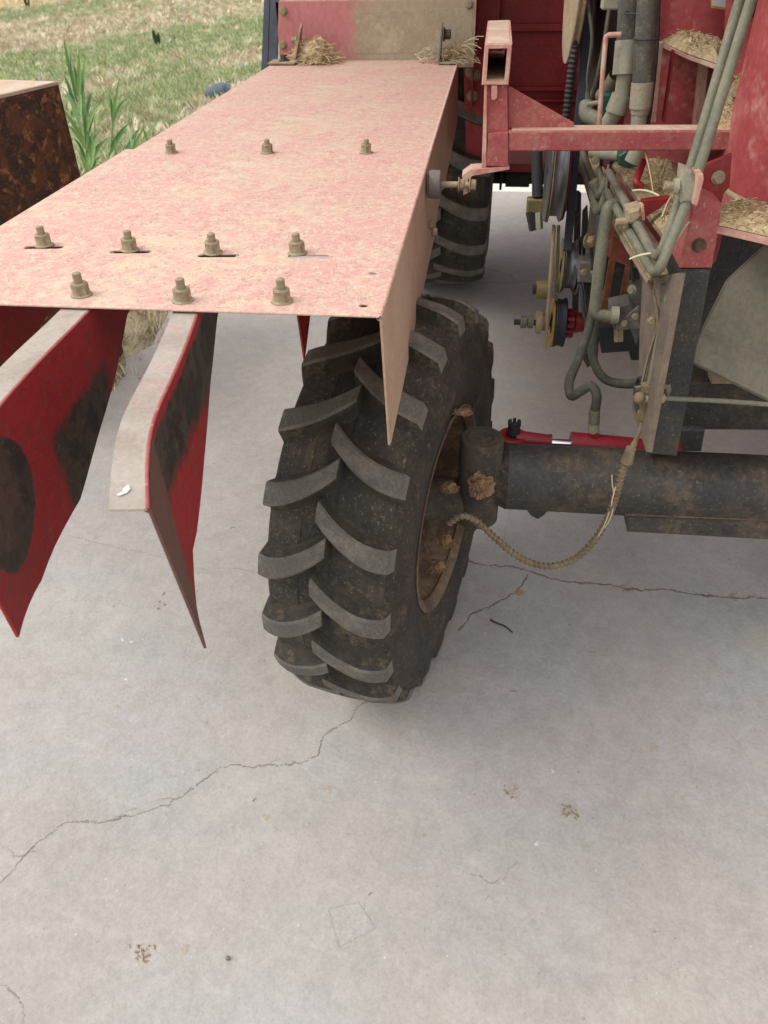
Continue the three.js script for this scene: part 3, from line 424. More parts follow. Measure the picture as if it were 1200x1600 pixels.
// -- support bracket
{
  const z = -1.7, B = group('support_bracket', combine, Pz(775, 150, z));
  const ring = [[757.4, 69], [800.5, 68], [794.5, 133], [752.5, 133]].map(p => Pz(...p, z)), hole = [[762, 74.5], [794, 74], [789, 127.5], [758.8, 127.5]].map(p => Pz(...p, z));
  put('hollow_tube', sheet(ring, .43, { holes: [hole], bevel: .0015, dir: V(0, 0, 1) }), M.pinkDust, B);
  put('tube_dust', sheet([[759.5, 128], [790, 128], [790, 124], [759.5, 124]].map(p => Pz(...p, z - .004)), .3, { bevel: 0, dir: V(0, 0, 1) }), M.tan, B);
  put('upright', sheet([[759, 133], [793, 133], [794, 262], [754, 262]].map(p => Pz(...p, z - .012)), .05, { dir: V(0, 0, 1) }), M.pink, B);
  put('left_strip', sheet([[757, 133], [761, 133], [760, 262], [752.5, 262]].map(p => Pz(...p, z - .004)), .06, { dir: V(0, 0, 1) }), M.pinkDust, B);
  put('clamp_plate', sheet([[763, 209], [794, 207], [793.5, 261], [760, 259]].map(p => Pz(...p, z)), .012, { dir: V(0, 0, 1) }), M.pink, B);
  put('weld_tab', sheet([[768, 134], [777, 134], [777, 152], [773, 157], [768, 156]].map(p => Pz(...p, z - .001)), .01, { dir: V(0, 0, 1) }), M.pinkDust, B);
  put('cross_beam', sheet([[794.2, 205], [1162, 204], [1159, 235], [794.2, 237]].map(p => Pz(...p, z - .002)), .055, { bevel: .003, dir: V(0, 0, 1) }), M.pink, B);
  { const a = Pz(800, 205, z - .002), b = Pz(1156, 204, z - .002); put('lit_dust_film', sheet([V(a.x, a.y + .0012, a.z - .004), V(b.x, b.y + .0012, a.z - .004), V(b.x, b.y + .0012, a.z - .05), V(a.x, a.y + .0012, a.z - .05)], .0012, { dir: V(0, 1, 0), bevel: .0003 }), M.boxTop, B); const q = ring[0], w = ring[1]; put('lit_dust_film', sheet([V(q.x + .004, q.y + .001, z - .004), V(w.x - .004, w.y + .001, z - .004), V(w.x - .004, w.y + .001, z - .42), V(q.x + .004, q.y + .001, z - .42)], .0012, { dir: V(0, 1, 0), bevel: .0003 }), M.boxTop, B); }  // dust on the top faces, with light from above put into its colour
  put('gusset', sheet([[794, 134], [897, 192], [896, 200], [794, 200]].map(p => Pz(...p, z - .03)), .006, { dir: V(0, 0, 1) }), M.pink, B);
  put('foot_strap', sheet([[722, 274], [735, 264.5], [796, 260.5], [796, 265], [739, 275], [731, 281], [731, 302], [724, 305]].map(p => Pz(...p, z)), .045, { dir: V(0, 0, 1) }), M.pinkDust, B);
  const c = Pz(680, 288, z); put('rubber_stop', latheX([[.0001, -.014], [.026, -.014], [.028, -.01], [.028, .008], [.025, .013], [.0001, .013]], 28).translate(c.x, c.y, c.z), M.grey, B);
  put('stud', cyl(V(c.x, c.y, c.z), V(Pz(742, 287, z).x, c.y, c.z), .0062), M.tan, B); bolt(boltHeadGeo(.011, .011), M.tan, V(Pz(716, 288, z).x, c.y, c.z), V(1, 0, 0), B, .2, 'lock_nut'); bolt(boltHeadGeo(.011, .013), M.tan, V(Pz(733, 288, z).x, c.y, c.z), V(1, 0, 0), B, .5, 'lock_nut');
}
// -- belts and pulleys
function pulleyGeo(r, w, groove = .012) { return latheX([[.012, -w / 2], [r * .55, -w / 2 + .004], [r * .6, -w / 2], [r, -w / 2], [r + .001, -w / 2 + .004], [r - groove, -w / 2 + .01], [r - groove, w / 2 - .01], [r + .001, w / 2 - .004], [r, w / 2], [r * .6, w / 2], [r * .55, w / 2 - .004], [.012, w / 2]], 56); }
{
  const z = -2.05, D = group('belt_drive', combine, Pz(870, 400, z));
  const at = (g, u, v, zz = z, turn = 0) => { const p = Pz(u, v, zz); if (turn) g.rotateY(turn); return g.translate(p.x, p.y, p.z); };
  put('large_pulley', at(pulleyGeo(.24, .02, .004), 907, -84, -2.3), M.tan, D);
  put('dark_pulley', at(pulleyGeo(.21, .045), 948, 6, -2.35), M.dark, D);
  put('pulley_guard', at(latheX([[.2, -.004], [.215, -.004], [.215, .004], [.2, .004], [.2, -.004]], 64), 937, 4, -2.3), M.pipe, D);
  put('belt', barGeo(Pz(922.5, -30, -2.25), Pz(886.5, 392, -1.99), .02, .012), M.belt, D);
  put('belt', barGeo(Pz(903, 300, -2.15), Pz(900, 450, -2.2), .02, .012), M.belt, D);
  put('upper_pulley', at(pulleyGeo(.115, .042), 869, 268), M.steel, D); put('pulley_face', at(latheX([[.02, 0], [.118, 0], [.118, .004], [.02, .006]], 48), 859, 268), M.tan, D); put('pulley_back', at(latheX([[.02, 0], [.112, 0], [.112, .006], [.02, .008]], 48), 882, 268), M.redClean, D);
  put('idler_pulley', at(pulleyGeo(.066, .036, .008), 889, 415), M.steel, D); put('idler_flange', at(latheX([[.02, 0], [.069, 0], [.069, .004], [.02, .005]], 48), 876, 416), M.brass, D); put('idler_flange', at(latheX([[.02, 0], [.074, 0], [.074, .003], [.02, .005]], 48), 902, 416), M.grey, D);
  put('lower_pulley', at(pulleyGeo(.066, .03, .003), 874, 504), M.belt, D); put('lower_face', at(latheX([[.03, -.003], [.066, -.003], [.066, .003], [.03, .004]], 48), 863, 504), M.yellow, D);
  put('tension_arm', barGeo(Pz(866, 352, z + .02), Pz(852, 545, z + .03), .016, .006), M.tan, D); put('tension_arm', barGeo(Pz(873, 352, z + .01), Pz(869, 470, z + .01), .008, .006), M.brass, D);
  const ax = v => (u0, u1, r, m, nm, r2) => { const a = Pz(u0, v, z), b = Pz(u1, v, z); put(nm, cyl(a, V(b.x, a.y, a.z), r * 1.9 / 1200, (r2 || r) * 1.9 / 1200, 24), m, D); };
  const S = ax(503); S(803, 870, 5, M.hub, 'adjusting_stud'); S(845, 858, 14, M.tan, 'spring_seat'); S(837, 846, 20, M.tan, 'spring_washer'); S(898, 922, 17, M.red, 'shaft_hub');
  for (const [u, nm] of [[818, 'nut'], [829, 'nut']]) { const p = Pz(u, 503, z); put(nm, new THREE.CylinderGeometry(.0175, .0175, .016, 6).rotateZ(Math.PI / 2).translate(p.x, p.y, p.z), M.green === undefined ? M.nut : M.pipe, D); }
  for (let i = 0; i < 3; i++) { const p = Pz(850 + i * 3.4, 503, z); put('spring_coil', new THREE.TorusGeometry(.021, .003, 6, 20).rotateY(Math.PI / 2).translate(p.x, p.y, p.z), M.nut, D); }
  { const p = Pz(890, 505, z), gs = [latheX([[.01, -.01], [.032, -.01], [.032, .01], [.01, .01]], 30)]; for (let i = 0; i < 14; i++) { const a = i / 14 * 2 * Math.PI; gs.push(new THREE.BoxGeometry(.019, .011, .009).translate(0, .034, 0).rotateX(a)); } put('red_ratchet', join(gs).translate(p.x, p.y, p.z), M.redClean, D); }
  const T = ax(452); T(838, 860, 15.5, M.brass, 'spacer'); T(832, 839, 8, M.hub, 'spacer_bolt');
  // damper rod and clevis left of the pulleys
  put('damper_rod', pipe([Pz(838, 200, -2.2), Pz(840, 308, -2.15)], .0145, { n: 2 }), M.dark, D); put('clevis', box(...(() => { const p = Pz(836, 320, -2.15); return [p.x - .022, p.x + .022, p.y - .018, p.y + .018, p.z + .018, p.z - .018]; })(), .005), M.brass, D);
  put('clevis_arm', barGeo(Pz(828, 330, -2.14), Pz(834, 360, -2.13), .018, .02), M.dark, D); put('clevis_pin', barGeo(Pz(842, 332, -2.13), Pz(843, 358, -2.12), .015, .015), M.fitting, D);
  // corrugated dark conduit
  put('corrugated_conduit', tubeVar([Pz(901, 62, -2.15), Pz(895, 100, -2.15), Pz(889, 150, -2.15), Pz(884, 196, -2.15)], t => .0105 * (1 + .16 * Math.sin(t * 110)), 140), M.dark, D);
}
// -- longitudinal frame with black end, tan side plate and red head
{
  const F = group('chassis_frame', combine, Pz(1040, 600, -1.4)); const z = -1.4;
  put('end_plate', sheet([[1062, 421], [1111, 420], [1058, 713], [1010, 709]].map(p => Pz(...p, z)), .12, { bevel: .002, dir: V(0, 0, 1) }), M.blackFrame, F);
  const xs = Pz(1036, 565, z).x - .034; const sp = [[1004, 438], [1060, 426], [1034, 570], [1009, 706], [1000, 676], [989, 652], [987, 625], [990, 602], [998, 576], [999, 520]].map(p => Px(...p, xs));
  const hh = []; for (let i = 0; i < 16; i++) { const a = i / 16 * 2 * Math.PI; hh.push(Px(1001 + 8 * Math.cos(a), 618 + 27 * Math.sin(a), xs)); }
  const sl = [[1032, 444], [1040, 440], [1041, 470], [1036, 476], [1031, 470]].map(p => Px(...p, xs));
  put('side_plate', sheet(sp, .012, { holes: [hh, sl], dir: V(-1, 0, 0) }), M.frameSide, F);
  put('grommet', tubeVar([...hh.map(p => p.clone()), hh[0].clone()], () => .0048, 60, 8), M.dark, F);
  put('red_head', sheet([[1062, 419], [1079, 343], [1086, 300], [1127, 318], [1123, 360], [1112, 419]].map(p => Pz(...p, z + .002)), .1, { bevel: .002, dir: V(0, 0, 1) }), M.pink, F);
  bolt(boltHeadGeo(.009, .01), M.rim, Pz(1092, 383, z + .002), V(0, 0, 1), F, .3);
  put('red_web', sheet([[1090, 262], [1144, 240], [1140, 292], [1131, 303], [1122, 335], [1086, 342]].map(p => Pz(...p, z - .06)), .01, { dir: V(0, 0, 1) }), M.red, F);
  bolt(boltHeadGeo(.0085, .012), M.nut, Pz(1122, 277, z - .059), V(0, 0, 1), F, .5);
  put('rail_top', sheet([[898, 232], [922, 232], [1062, 424], [1012, 438], [975, 378]].map(p => Py(...p, .945)), .008, { dir: V(0, 1, 0) }), M.tan, F);
  put('shelf', sheet([[955, 255], [1045, 228], [1082, 335], [1064, 410], [1010, 335]].map(p => Py(...p, .985)), .006, { dir: V(0, 1, 0) }), M.tan, F);
  put('red_bracket', sheet([[1003, 314], [1048, 309], [1031, 326], [1006, 341]].map(p => Pz(...p, -1.66)), .02, { dir: V(0, 0, 1) }), M.red, F);
  put('cross_tube', sheet([[1060, 598], [1215, 598], [1215, 673], [1050, 672]].map(p => Pz(...p, -1.62)), .11, { bevel: .004, dir: V(0, 0, 1) }), M.black, F);
  put('tube_pad', sheet([[1052, 672], [1102, 672], [1096, 706], [1050, 706]].map(p => Pz(...p, -1.6)), .09, { bevel: .003, dir: V(0, 0, 1) }), M.blackFrame, F);
  put('spacer_block', sheet([[1112, 585], [1146, 598], [1146, 600], [1112, 600]].map(p => Pz(...p, -1.6)), .04, { dir: V(0, 0, 1) }), M.tan, F);
  put('rear_crossmember', sheet([[936, 512], [1000, 508], [1000, 563], [986, 563], [984, 549], [940, 552]].map(p => Pz(...p, -1.86)), .1, { dir: V(0, 0, 1) }), M.dark, F);
  put('shade_backing', sheet([[905, 262], [965, 300], [1000, 432], [998, 520], [940, 515], [928, 440], [925, 330]].map(p => Pz(...p, -2.25)), .02, { dir: V(0, 0, 1) }), M.dark, F);  // dark sheet standing for the shade behind the pulleys
}
// -- brackets and straps between the pulleys and the frame
{
  const G = group('linkage_straps', combine, Pz(950, 440, -1.8));
  put('rust_strap', sheet([[962, 345], [973, 345], [950, 482], [946, 505], [937, 505], [940, 478]].map(p => Pz(...p, -1.82)), .006), M.copper, G);
  put('rust_strap', sheet([[982, 390], [992, 372], [977, 478], [966, 478]].map(p => Pz(...p, -1.84)), .006), M.copper, G);
  put('tan_plate', sheet([[922, 322], [934, 300], [939, 345], [934, 412], [914, 404]].map(p => Pz(...p, -2.0)), .006), M.duct, G);
  put('dark_plate', sheet([[910, 330], [918, 320], [922, 400], [907, 410]].map(p => Pz(...p, -2.02)), .006), M.dark, G);
  put('grey_box', sheet([[905, 410], [940, 410], [936, 443], [903, 442]].map(p => Pz(...p, -1.95)), .06, { bevel: .003, dir: V(0, 0, 1) }), M.grey, G);
  put('dark_bar', sheet([[912, 443], [938, 443], [934, 500], [918, 500]].map(p => Pz(...p, -1.98)), .03), M.dark, G);
  bolt(boltHeadGeo(.014, .02), M.tan, Pz(918, 376, -1.95), V(.7, .1, .6), G, .3); bolt(boltHeadGeo(.008, .008), M.hub, Pz(966, 424, -1.84), V(0, 0, 1), G, .3);
  put('valve_block', sheet([[954, 480], [985, 474], [1000, 500], [1000, 516], [960, 516], [954, 500]].map(p => Pz(...p, -1.72)), .06, { bevel: .004, dir: V(0, 0, 1) }), M.grey, G);
  put('valve_lever', sheet([[962, 510], [998, 478], [1000, 512], [968, 517]].map(p => Pz(...p, -1.68)), .006), M.grey, G); for (const u of [963, 970]) put('valve_stud', cyl(Pz(u, 514, -1.7), Pz(u, 533, -1.7), .0055), M.tan, G);
  put('valve_port', cyl(Pz(955, 492, -1.68), Pz(966, 492, -1.68), .019), M.fitting, G); bolt(boltHeadGeo(.008, .009), M.fitting, Pz(988, 452, -1.72), V(-.6, 0, .8), G, .2);
  put('upright_channel', sheet([[984, 440], [1003, 438], [1000, 520], [994, 540], [980, 500]].map(p => Pz(...p, -1.76)), .01), M.grey, G);
}
// -- pipes and hoses
{
  const L = group('hydraulic_lines', combine, Pz(1000, 250, -1.6)); const r = .0088;
  put('steel_pipe', pipe([Pz(1162, -20, -1.5), Pz(1078, 268, -1.41), Pz(1031, 402, -1.36), Pz(1021, 398, -1.42), Pz(953, 272, -1.86), Pz(950, 268, -1.92), Pz(937, 308, -1.88), Pz(934, 304, -1.92), Pz(910, 236, -2.25)], r, { k: .4 }), M.pipe, L);
  put('steel_pipe', pipe([Pz(1180, -20, -1.47), Pz(1086, 285, -1.38), Pz(1028, 428, -1.33), Pz(1016, 420, -1.39), Pz(951, 304, -1.8), Pz(948, 298, -1.85), Pz(937, 333, -1.82), Pz(933, 328, -1.86), Pz(902, 240, -2.25)], r, { k: .4 }), M.pipe, L);
  for (const [u, v, z] of [[931, 290, -1.97], [932, 322, -1.92]]) put('pipe_nut', cyl(Pz(u - 3, v - 8, z), Pz(u + 3, v + 6, z), .0145, .0145, 6), M.fitting, L);
  put('short_pipe', pipe([Pz(936, 262, -1.95), Pz(943, 300, -1.9)], .007, { n: 2 }), M.pipe, L); put('short_pipe', pipe([Pz(947, 300, -1.86), Pz(951, 258, -1.9)], .0035, { n: 2 }), M.pipe, L);
  put('pipe_clamp', sheet([[1062, 300], [1066, 262], [1082, 268], [1093, 292], [1091, 318], [1064, 318]].map(p => Pz(...p, -1.36)), .04, { bevel: .005, dir: V(0, 0, 1) }), M.fitting, L); put('clamp_plate', sheet([[1091, 274], [1099, 272], [1100, 280], [1089, 322], [1083, 320]].map(p => Pz(...p, -1.345)), .05, { dir: V(0, 0, 1) }), M.pinkDust, L);
  put('clamp_bolt', cyl(Pz(1038, 290, -1.37), Pz(1066, 291, -1.37), .0068), M.nut, L); put('clamp_nut', cyl(Pz(1052, 291, -1.37), Pz(1060, 291, -1.37), .013, .013, 6), M.fitting, L);
  put('pipe_clamp', sheet([[979, 330], [1001, 324], [1004, 338], [992, 352], [979, 350]].map(p => Pz(...p, -1.56)), .05, { bevel: .005, dir: V(0, 0, 1) }), M.tan, L); put('clamp_bolt', cyl(Pz(962, 348, -1.57), Pz(980, 346, -1.57), .0075), M.tan, L); put('clamp_hook', pipe([Pz(992, 322, -1.62), Pz(1003, 318, -1.62), Pz(1005, 345, -1.6)], .004), M.pinkDust, L);
  put('looped_pipe', pipe([Pz(972, 318, -1.74), Pz(950, 322, -1.72), Pz(936, 420, -1.7), Pz(929, 490, -1.69), Pz(960, 496, -1.68)], .0135, { k: .24, n: 80 }), M.pipe, L); put('thin_hose', pipe([Pz(938, 335, -1.78), Pz(935, 380, -1.77), Pz(932, 405, -1.77), Pz(929, 440, -1.76)], .006), M.slate, L);
  // big hoses with crimped ferrules
  const H = (a, b, ra, m, nm) => put(nm, pipe([a, b], ra, { n: 2, rs: 20 }), m, L);
  H(Pz(986, -40, -1.95), Pz(980, 66, -1.93), .0225, M.hose, 'hose'); H(Pz(980, 63, -1.93), Pz(975, 116, -1.92), .0245, M.fitting, 'ferrule'); H(Pz(977, 112, -1.92), Pz(971, 156, -1.92), .0165, M.fitting, 'hose_stem'); put('union_nut', cyl(Pz(972, 148, -1.92), Pz(962, 176, -1.92), .023, .025, 6), M.fitting, L); H(Pz(964, 170, -1.92), Pz(948, 196, -1.94), .017, M.fitting, 'elbow');
  H(Pz(1015, -40, -1.88), Pz(1004, 130, -1.86), .0215, M.hose, 'hose'); H(Pz(1004, 127, -1.86), Pz(1000, 168, -1.86), .0225, M.fitting, 'ferrule'); put('union_nut', cyl(Pz(1001, 165, -1.86), Pz(999, 178, -1.86), .022, .02, 6), M.fitting, L); H(Pz(999, 175, -1.86), Pz(995, 225, -1.86), .016, M.fitting, 'hose_stem');
  put('side_elbow', pipe([Pz(962, 118, -2.0), Pz(950, 140, -2.02), Pz(940, 150, -2.05)], .016), M.pipe, L); put('side_elbow', pipe([Pz(917, 162, -2.05), Pz(915, 180, -2.03), Pz(945, 192, -1.98)], .017), M.pipe, L); put('bleed_bolt', cyl(Pz(917, 163, -1.97), Pz(937, 160, -1.97), .005), M.fitting, L);
  put('valve_body', sheet([[940, 150], [957, 148], [950, 194], [938, 194]].map(p => Pz(...p, -1.97)), .04, { dir: V(0, 0, 1) }), M.green, L); put('valve_body', sheet([[967, 243], [978, 236], [1002, 246], [997, 261], [983, 264], [966, 258]].map(p => Pz(...p, -1.84)), .05, { bevel: .003, dir: V(0, 0, 1) }), M.green, L);
  H(Pz(925, 238, -1.95), Pz(970, 242, -1.88), .0125, M.fitting, 'union'); H(Pz(1000, 230, -1.82), Pz(988, 254, -1.82), .018, M.fitting, 'union'); put('handle', pipe([Pz(1005, 252, -1.75), Pz(993, 285, -1.7), Pz(1003, 293, -1.7)], .0075), M.red, L);
  put('pink_rod', pipe([Pz(970, 54, -1.9), Pz(947, 55, -1.9), Pz(942, 110, -1.89), Pz(936, 198, -1.88)], .0052, { k: .18 }), M.pinkDust, L); put('top_clamp', box(...(() => { const p = Pz(955, 4, -2); return [p.x - .02, p.x + .03, p.y - .012, p.y + .03, p.z + .02, p.z - .02]; })(), .004), M.fitting, L);
  // hoses down to the steering ram
  put('ram_hose', tubeVar([Pz(928, 470, -1.8), Pz(921, 510, -1.75), Pz(904, 560, -1.66), Pz(889, 600, -1.6), Pz(893, 619, -1.57), Pz(908, 611, -1.55), Pz(924, 603, -1.54), Pz(932, 617, -1.53), Pz(929, 645, -1.53)], () => .0105, 70), M.hose, L); put('hose_end', cyl(Pz(929, 640, -1.53), Pz(928, 662, -1.53), .0125, .0125, 10), M.pipe, L); put('hose_nut', cyl(Pz(928, 661, -1.53), Pz(927, 674, -1.53), .0135, .0135, 6), M.fitting, L);
  put('return_hose', tubeVar([Pz(934, 485, -1.84), Pz(926, 530, -1.8), Pz(928, 565, -1.76), Pz(945, 592, -1.72), Pz(975, 600, -1.7), Pz(1000, 598, -1.68)], () => .0108, 50), M.hose, L);
  // brake line tee, rod and spiral-wrapped line to the wheel
  const z = -1.33; put('brake_line', pipe([Pz(1045, 446, -1.38), Pz(1036, 490, -1.36), Pz(1014, 600, z), Pz(1012, 612, z)], .0045), M.pipe, L); put('tee_fitting', cyl(Pz(1014, 600, z), Pz(1006, 655, z), .0105), M.line, L); put('tee_collar', cyl(Pz(1014, 601, z), Pz(1013, 610, z), .0135), M.brass, L); put('tee_collar', cyl(Pz(1007, 644, z), Pz(1006, 652, z), .0135), M.brass, L); put('tee_arm', cyl(Pz(996, 623, z + .01), Pz(1036, 622, z), .0095), M.tan, L); { const p = Pz(999, 622, z + .012); put('tee_cap', new THREE.SphereGeometry(.0115, 16, 12).translate(p.x, p.y, p.z), M.line, L); }
  put('tee_bracket', sheet([[992, 605], [1044, 602], [1047, 598], [1049, 610], [1044, 622], [1040, 608], [994, 612]].map(p => Pz(...p, z - .012)), .006), M.pipe, L);
  put('transfer_pipe', pipe([Pz(1034, 622, z), Pz(1120, 626, z), Pz(1215, 633, z)], .0046), M.pipe, L); put('pipe_nut', cyl(Pz(1026, 622, z), Pz(1038, 623, z), .009, .009, 6), M.pinkDust, L);
  const line = [[1007, 650, -1.33], [1000, 672, -1.32], [985, 706, -1.31], [972, 738, -1.31], [962, 775, -1.31], [948, 812, -1.31], [925, 848, -1.3], [893, 876, -1.29], [855, 885, -1.28], [815, 873, -1.28], [775, 842, -1.29], [745, 815, -1.3], [722, 806, -1.3], [700, 818, -1.3]].map(p => Pz(...p));
  put('wheel_line', tubeVar(line, t => t < .08 ? .0045 : .0062, 120, 10), M.line, L);
  { const c = new THREE.CatmullRomCurve3(line), pts = [], n = 620, turns = 62, fr = c.computeFrenetFrames(n, false); for (let i = Math.floor(n * .12); i <= n; i++) { const p = c.getPointAt(i / n), a = i / n * turns * 2 * Math.PI; pts.push(p.addScaledVector(fr.normals[i], Math.cos(a) * .007).addScaledVector(fr.binormals[i], Math.sin(a) * .007)); } put('spiral_wrap', new THREE.TubeGeometry(new THREE.CatmullRomCurve3(pts), 1100,   .0019, 4), M.line, L); }
  put('line_sleeve', cyl(Pz(986, 700, -1.305), Pz(979, 722, -1.305), .0095, .012), M.line, L);
}
// -- steering axle, kingpin, ram
{
  const A = group('steering_axle', combine, V(.4, .5, -1.43)); const ay = .5, az = -1.43;
  put('axle_tube', cyl(V(.085, ay, az), V(1.5, ay - .004, az - .01), .074, .074, 40), M.black, A);
  put('lower_beam', sheet([[976, 806], [1215, 812], [1215, 845], [980, 832]].map(p => Pz(...p, -1.375)), .1, { bevel: .003, dir: V(0, 0, 1) }), M.black, A); put('beam_weld', pipe([Pz(976, 803, -1.372), Pz(1060, 806, -1.372), Pz(1215, 811, -1.372)], .0042), M.rim, A);
  const k = Pz(753, 684, az), kx = k.x, kt = Pz(753, 681, az).y + .012;
  put('kingpin_housing', lathe([[.001, .398], [.047, .398], [.047, kt - .006], [.044, kt - .001], [.038, kt], [.037, kt - .002], [.032, kt - .002], [.031, kt + .001], [.026, kt + .001], [.025, kt - .0015], [.018, kt - .0015], [.001, kt]], 40).translate(kx, 0, az + .022), M.hub, A);
  put('gusset_collar', cyl(V(kx + .01, ay, az), V(.0855, ay, az), .05, .0745, 32), M.black, A);
  const ax = V(Math.cos(PSI), 0, Math.sin(PSI)); const wc = WC.clone();
  put('steering_knuckle', cyl(wc.clone().addScaledVector(ax, -.02), V(kx - .02, .44, az + .01), .06, .045, 28), M.hub, A); put('lower_yoke', sheet([[700, 790], [716, 768], [728, 795], [757, 797], [753, 815], [735, 830], [706, 818]].map(p => Pz(...p, -1.42)), .07, { bevel: .006, dir: V(0, 0, 1) }), M.hub, A);
  put('yoke_lip', pipe([Pz(712, 762, -1.4), Pz(718, 785, -1.385), Pz(735, 799, -1.38), Pz(762, 795, -1.38)], .008), M.rim, A);
  put('drain_boss', sheet([[822, 795], [858, 797], [850, 806], [840, 812], [829, 806]].map(p => Pz(...p, -1.42)), .03, { bevel: .002, dir: V(0, 0, 1) }), M.black, A);
  // ram behind the axle
  const rz = -1.53, y1 = Pz(800, 688, rz).y, eye = Pz(800, 688, rz);
  put('ram_eye', lathe([[.015, -.016], [.032, -.016], [.034, -.01], [.034, .01], [.032, .016], [.015, .016], [.015, -.016]], 30).translate(eye.x, eye.y, eye.z), M.redClean, A); put('castle_nut', (() => { const g = [new THREE.CylinderGeometry(.015, .016, .024, 6)]; for (let i = 0; i < 6; i++) g.push(new THREE.BoxGeometry(.007, .01, .006).translate(0, .016, .012).rotateY(i * Math.PI / 3)); return join(g).translate(eye.x + .002, eye.y + .03, eye.z); })(), M.dark, A);
  put('ram_end', cyl(Pz(806, 686, rz), Pz(858, 690, rz), .021, .016), M.redClean, A); put('ram_rod', cyl(Pz(855, 692, rz), Pz(900, 694, rz), .0105), M.chrome, A); put('ram_barrel', cyl(Pz(891, 692, rz), Pz(1060, 708, rz), .026, .026), M.redClean, A); put('ram_gland', cyl(Pz(856, 690, rz), Pz(861, 690.5, rz), .018), M.redClean, A); put('ram_port', cyl(Pz(929, 692, rz), Pz(927, 672, rz), .0125, .0115), M.redClean, A);
  // mud packed in the corner
  const mg = new THREE.IcosahedronGeometry(.028, 12), mp = mg.attributes.position; for (let i = 0; i < mp.count; i++) { const q = V().fromBufferAttribute(mp, i), n = .6 + .5 * vn(q.x * 90 + 50, q.y * 90 + 50 + q.z * 60, 4096, 3) + .45 * vn(q.x * 380 + 50 + q.z * 170, q.y * 380 + 50, 4096, 5); q.multiply(V(.85 * n, 1.0 * n, .7 * n)); mp.setXYZ(i, q.x, q.y, q.z); } const mc = Pz(751, 758, az + .07); mg.rotateZ(.5); mg.translate(mc.x, mc.y, mc.z); mg.computeVertexNormals(); put('mud_lump', mg, M.mud, A);
}
// -- red housing, shroud and duct on the right
const houseLedges = {};
{
  const R = group('separator_housing', combine, Pz(1100, 200, -2.1)); const z = -2.2;
  put('back_wall', sheet([[1018, -60], [1260, -60], [1250, 280], [1015, 275]].map(p => Pz(...p, z)), .02), M.red, R);
  const c = Pz(1093, 120, z - .03); put('drum', new THREE.CylinderGeometry(.155, .155, .9, 56, 1, true).translate(c.x, c.y, c.z - .05), M.redHouse, R);
  const ly = Pz(1075, 78, z + .16).y; const lp = [[1022, 62], [1036, 34], [1048, 20], [1134, 66], [1127, 104], [1075, 86]].map(p => Py(...p, ly)); houseLedges.upper = lp;
  put('ledge', sheet(lp, .008, { dir: V(0, 1, 0) }), M.pinkDust, R);
  for (const [u0, v0, u1, v1, w, m] of [[1029, 66, 1018, 190, .016, M.pinkDust], [1100, 92, 1082, 262, .018, M.pinkDust], [1052, 78, 1036, 190, .004, M.red]]) put('vertical_rib', barGeo(Pz(u0, v0, z + .16), Pz(u1, v1, z + .16), w, .03), m, R);
  put('sloped_panel', sheet([Pz(1142, 20, -2.0), Pz(1186, 20, -1.95), Pz(1168, 216, -1.74), Pz(1112, 212, -1.76)], .01), M.red, R); bolt(boltHeadGeo(.0105, .014), M.nut, Pz(1150, 146, -1.79), V(-.2, .3, 1), R, .4);
  put('corner_angle', barGeo(Pz(1144, -20, -1.99), Pz(1138, 110, -1.98), .016, .02), M.redHouse, R);
  put('label_plate', sheet([[1110, -12], [1145, -10], [1143, 17], [1111, 12]].map(p => Pz(...p, -2.04)), .001), M.stickerEdge, R); put('label_print', sheet([[1113, -14], [1142, -12], [1140, 13], [1113, 9]].map(p => Pz(...p, -2.038)), .0008), M.sticker, R);
  const s = Pz(1165, 200, -1.62), sr = .34; const sc = V(s.x + sr * .985, 0, s.z - .05);
  const by = Pz(1150, 312, -1.62).y;
  put('shroud', new THREE.CylinderGeometry(sr, sr, 1.0, 80, 1, true).translate(sc.x, by + .5, sc.z), M.redHouse, R); put('shroud_collar', new THREE.CylinderGeometry(sr + .012, sr + .012, .045, 80, 1, true).translate(sc.x, by - .008, sc.z), M.pink, R); put('collar_weld', new THREE.TorusGeometry(sr + .007, .006, 8, 90).rotateX(Math.PI / 2).translate(sc.x, by + .016, sc.z), M.tan, R);
  const fy = Pz(1086, 344, -1.43).y; const lp2 = [[1084, 345], [1118, 338], [1150, 320], [1230, 330], [1230, 378]].map(p => Py(...p, fy)); houseLedges.lower = lp2; put('lower_ledge', sheet(lp2, .012, { dir: V(0, 1, 0) }), M.pinkDust, R);
  const dz = v => lerp(-1.72, -1.5, (v - 370) / 190), dq = [[1196, 384], [1215, 384], [1215, 634], [1082, 562], [1100, 512], [1136, 440]].map(p => Pz(...p, dz(Math.min(p[1], 562)))); put('duct', sheet(dq, .012), M.duct, R);
  for (const [a, b] of [[3, 4], [4, 5], [5, 0]]) put('duct_side', sheet([dq[a], dq[b], dq[b].clone().add(V(.25, 0, -.4)), dq[a].clone().add(V(.25, 0, -.4))], .004), M.duct, R);
  put('gap_shade_sheet', sheet([[1070, 330], [1240, 340], [1240, 600], [1060, 590]].map(p => Pz(...p, -2.25)), .02), M.blackFrame, R);  // black sheet added to stand for the shade in the gap beside the duct
  { const q = t => { const a = Pz(1098, 520, -1.535), b = Pz(1215, 560, -1.51); return a.lerp(b, t).add(V(0, .001, .001)); }; put('duct_seam', pipe([q(0), q(.5), q(1)], .0012), M.duct, R); }
}
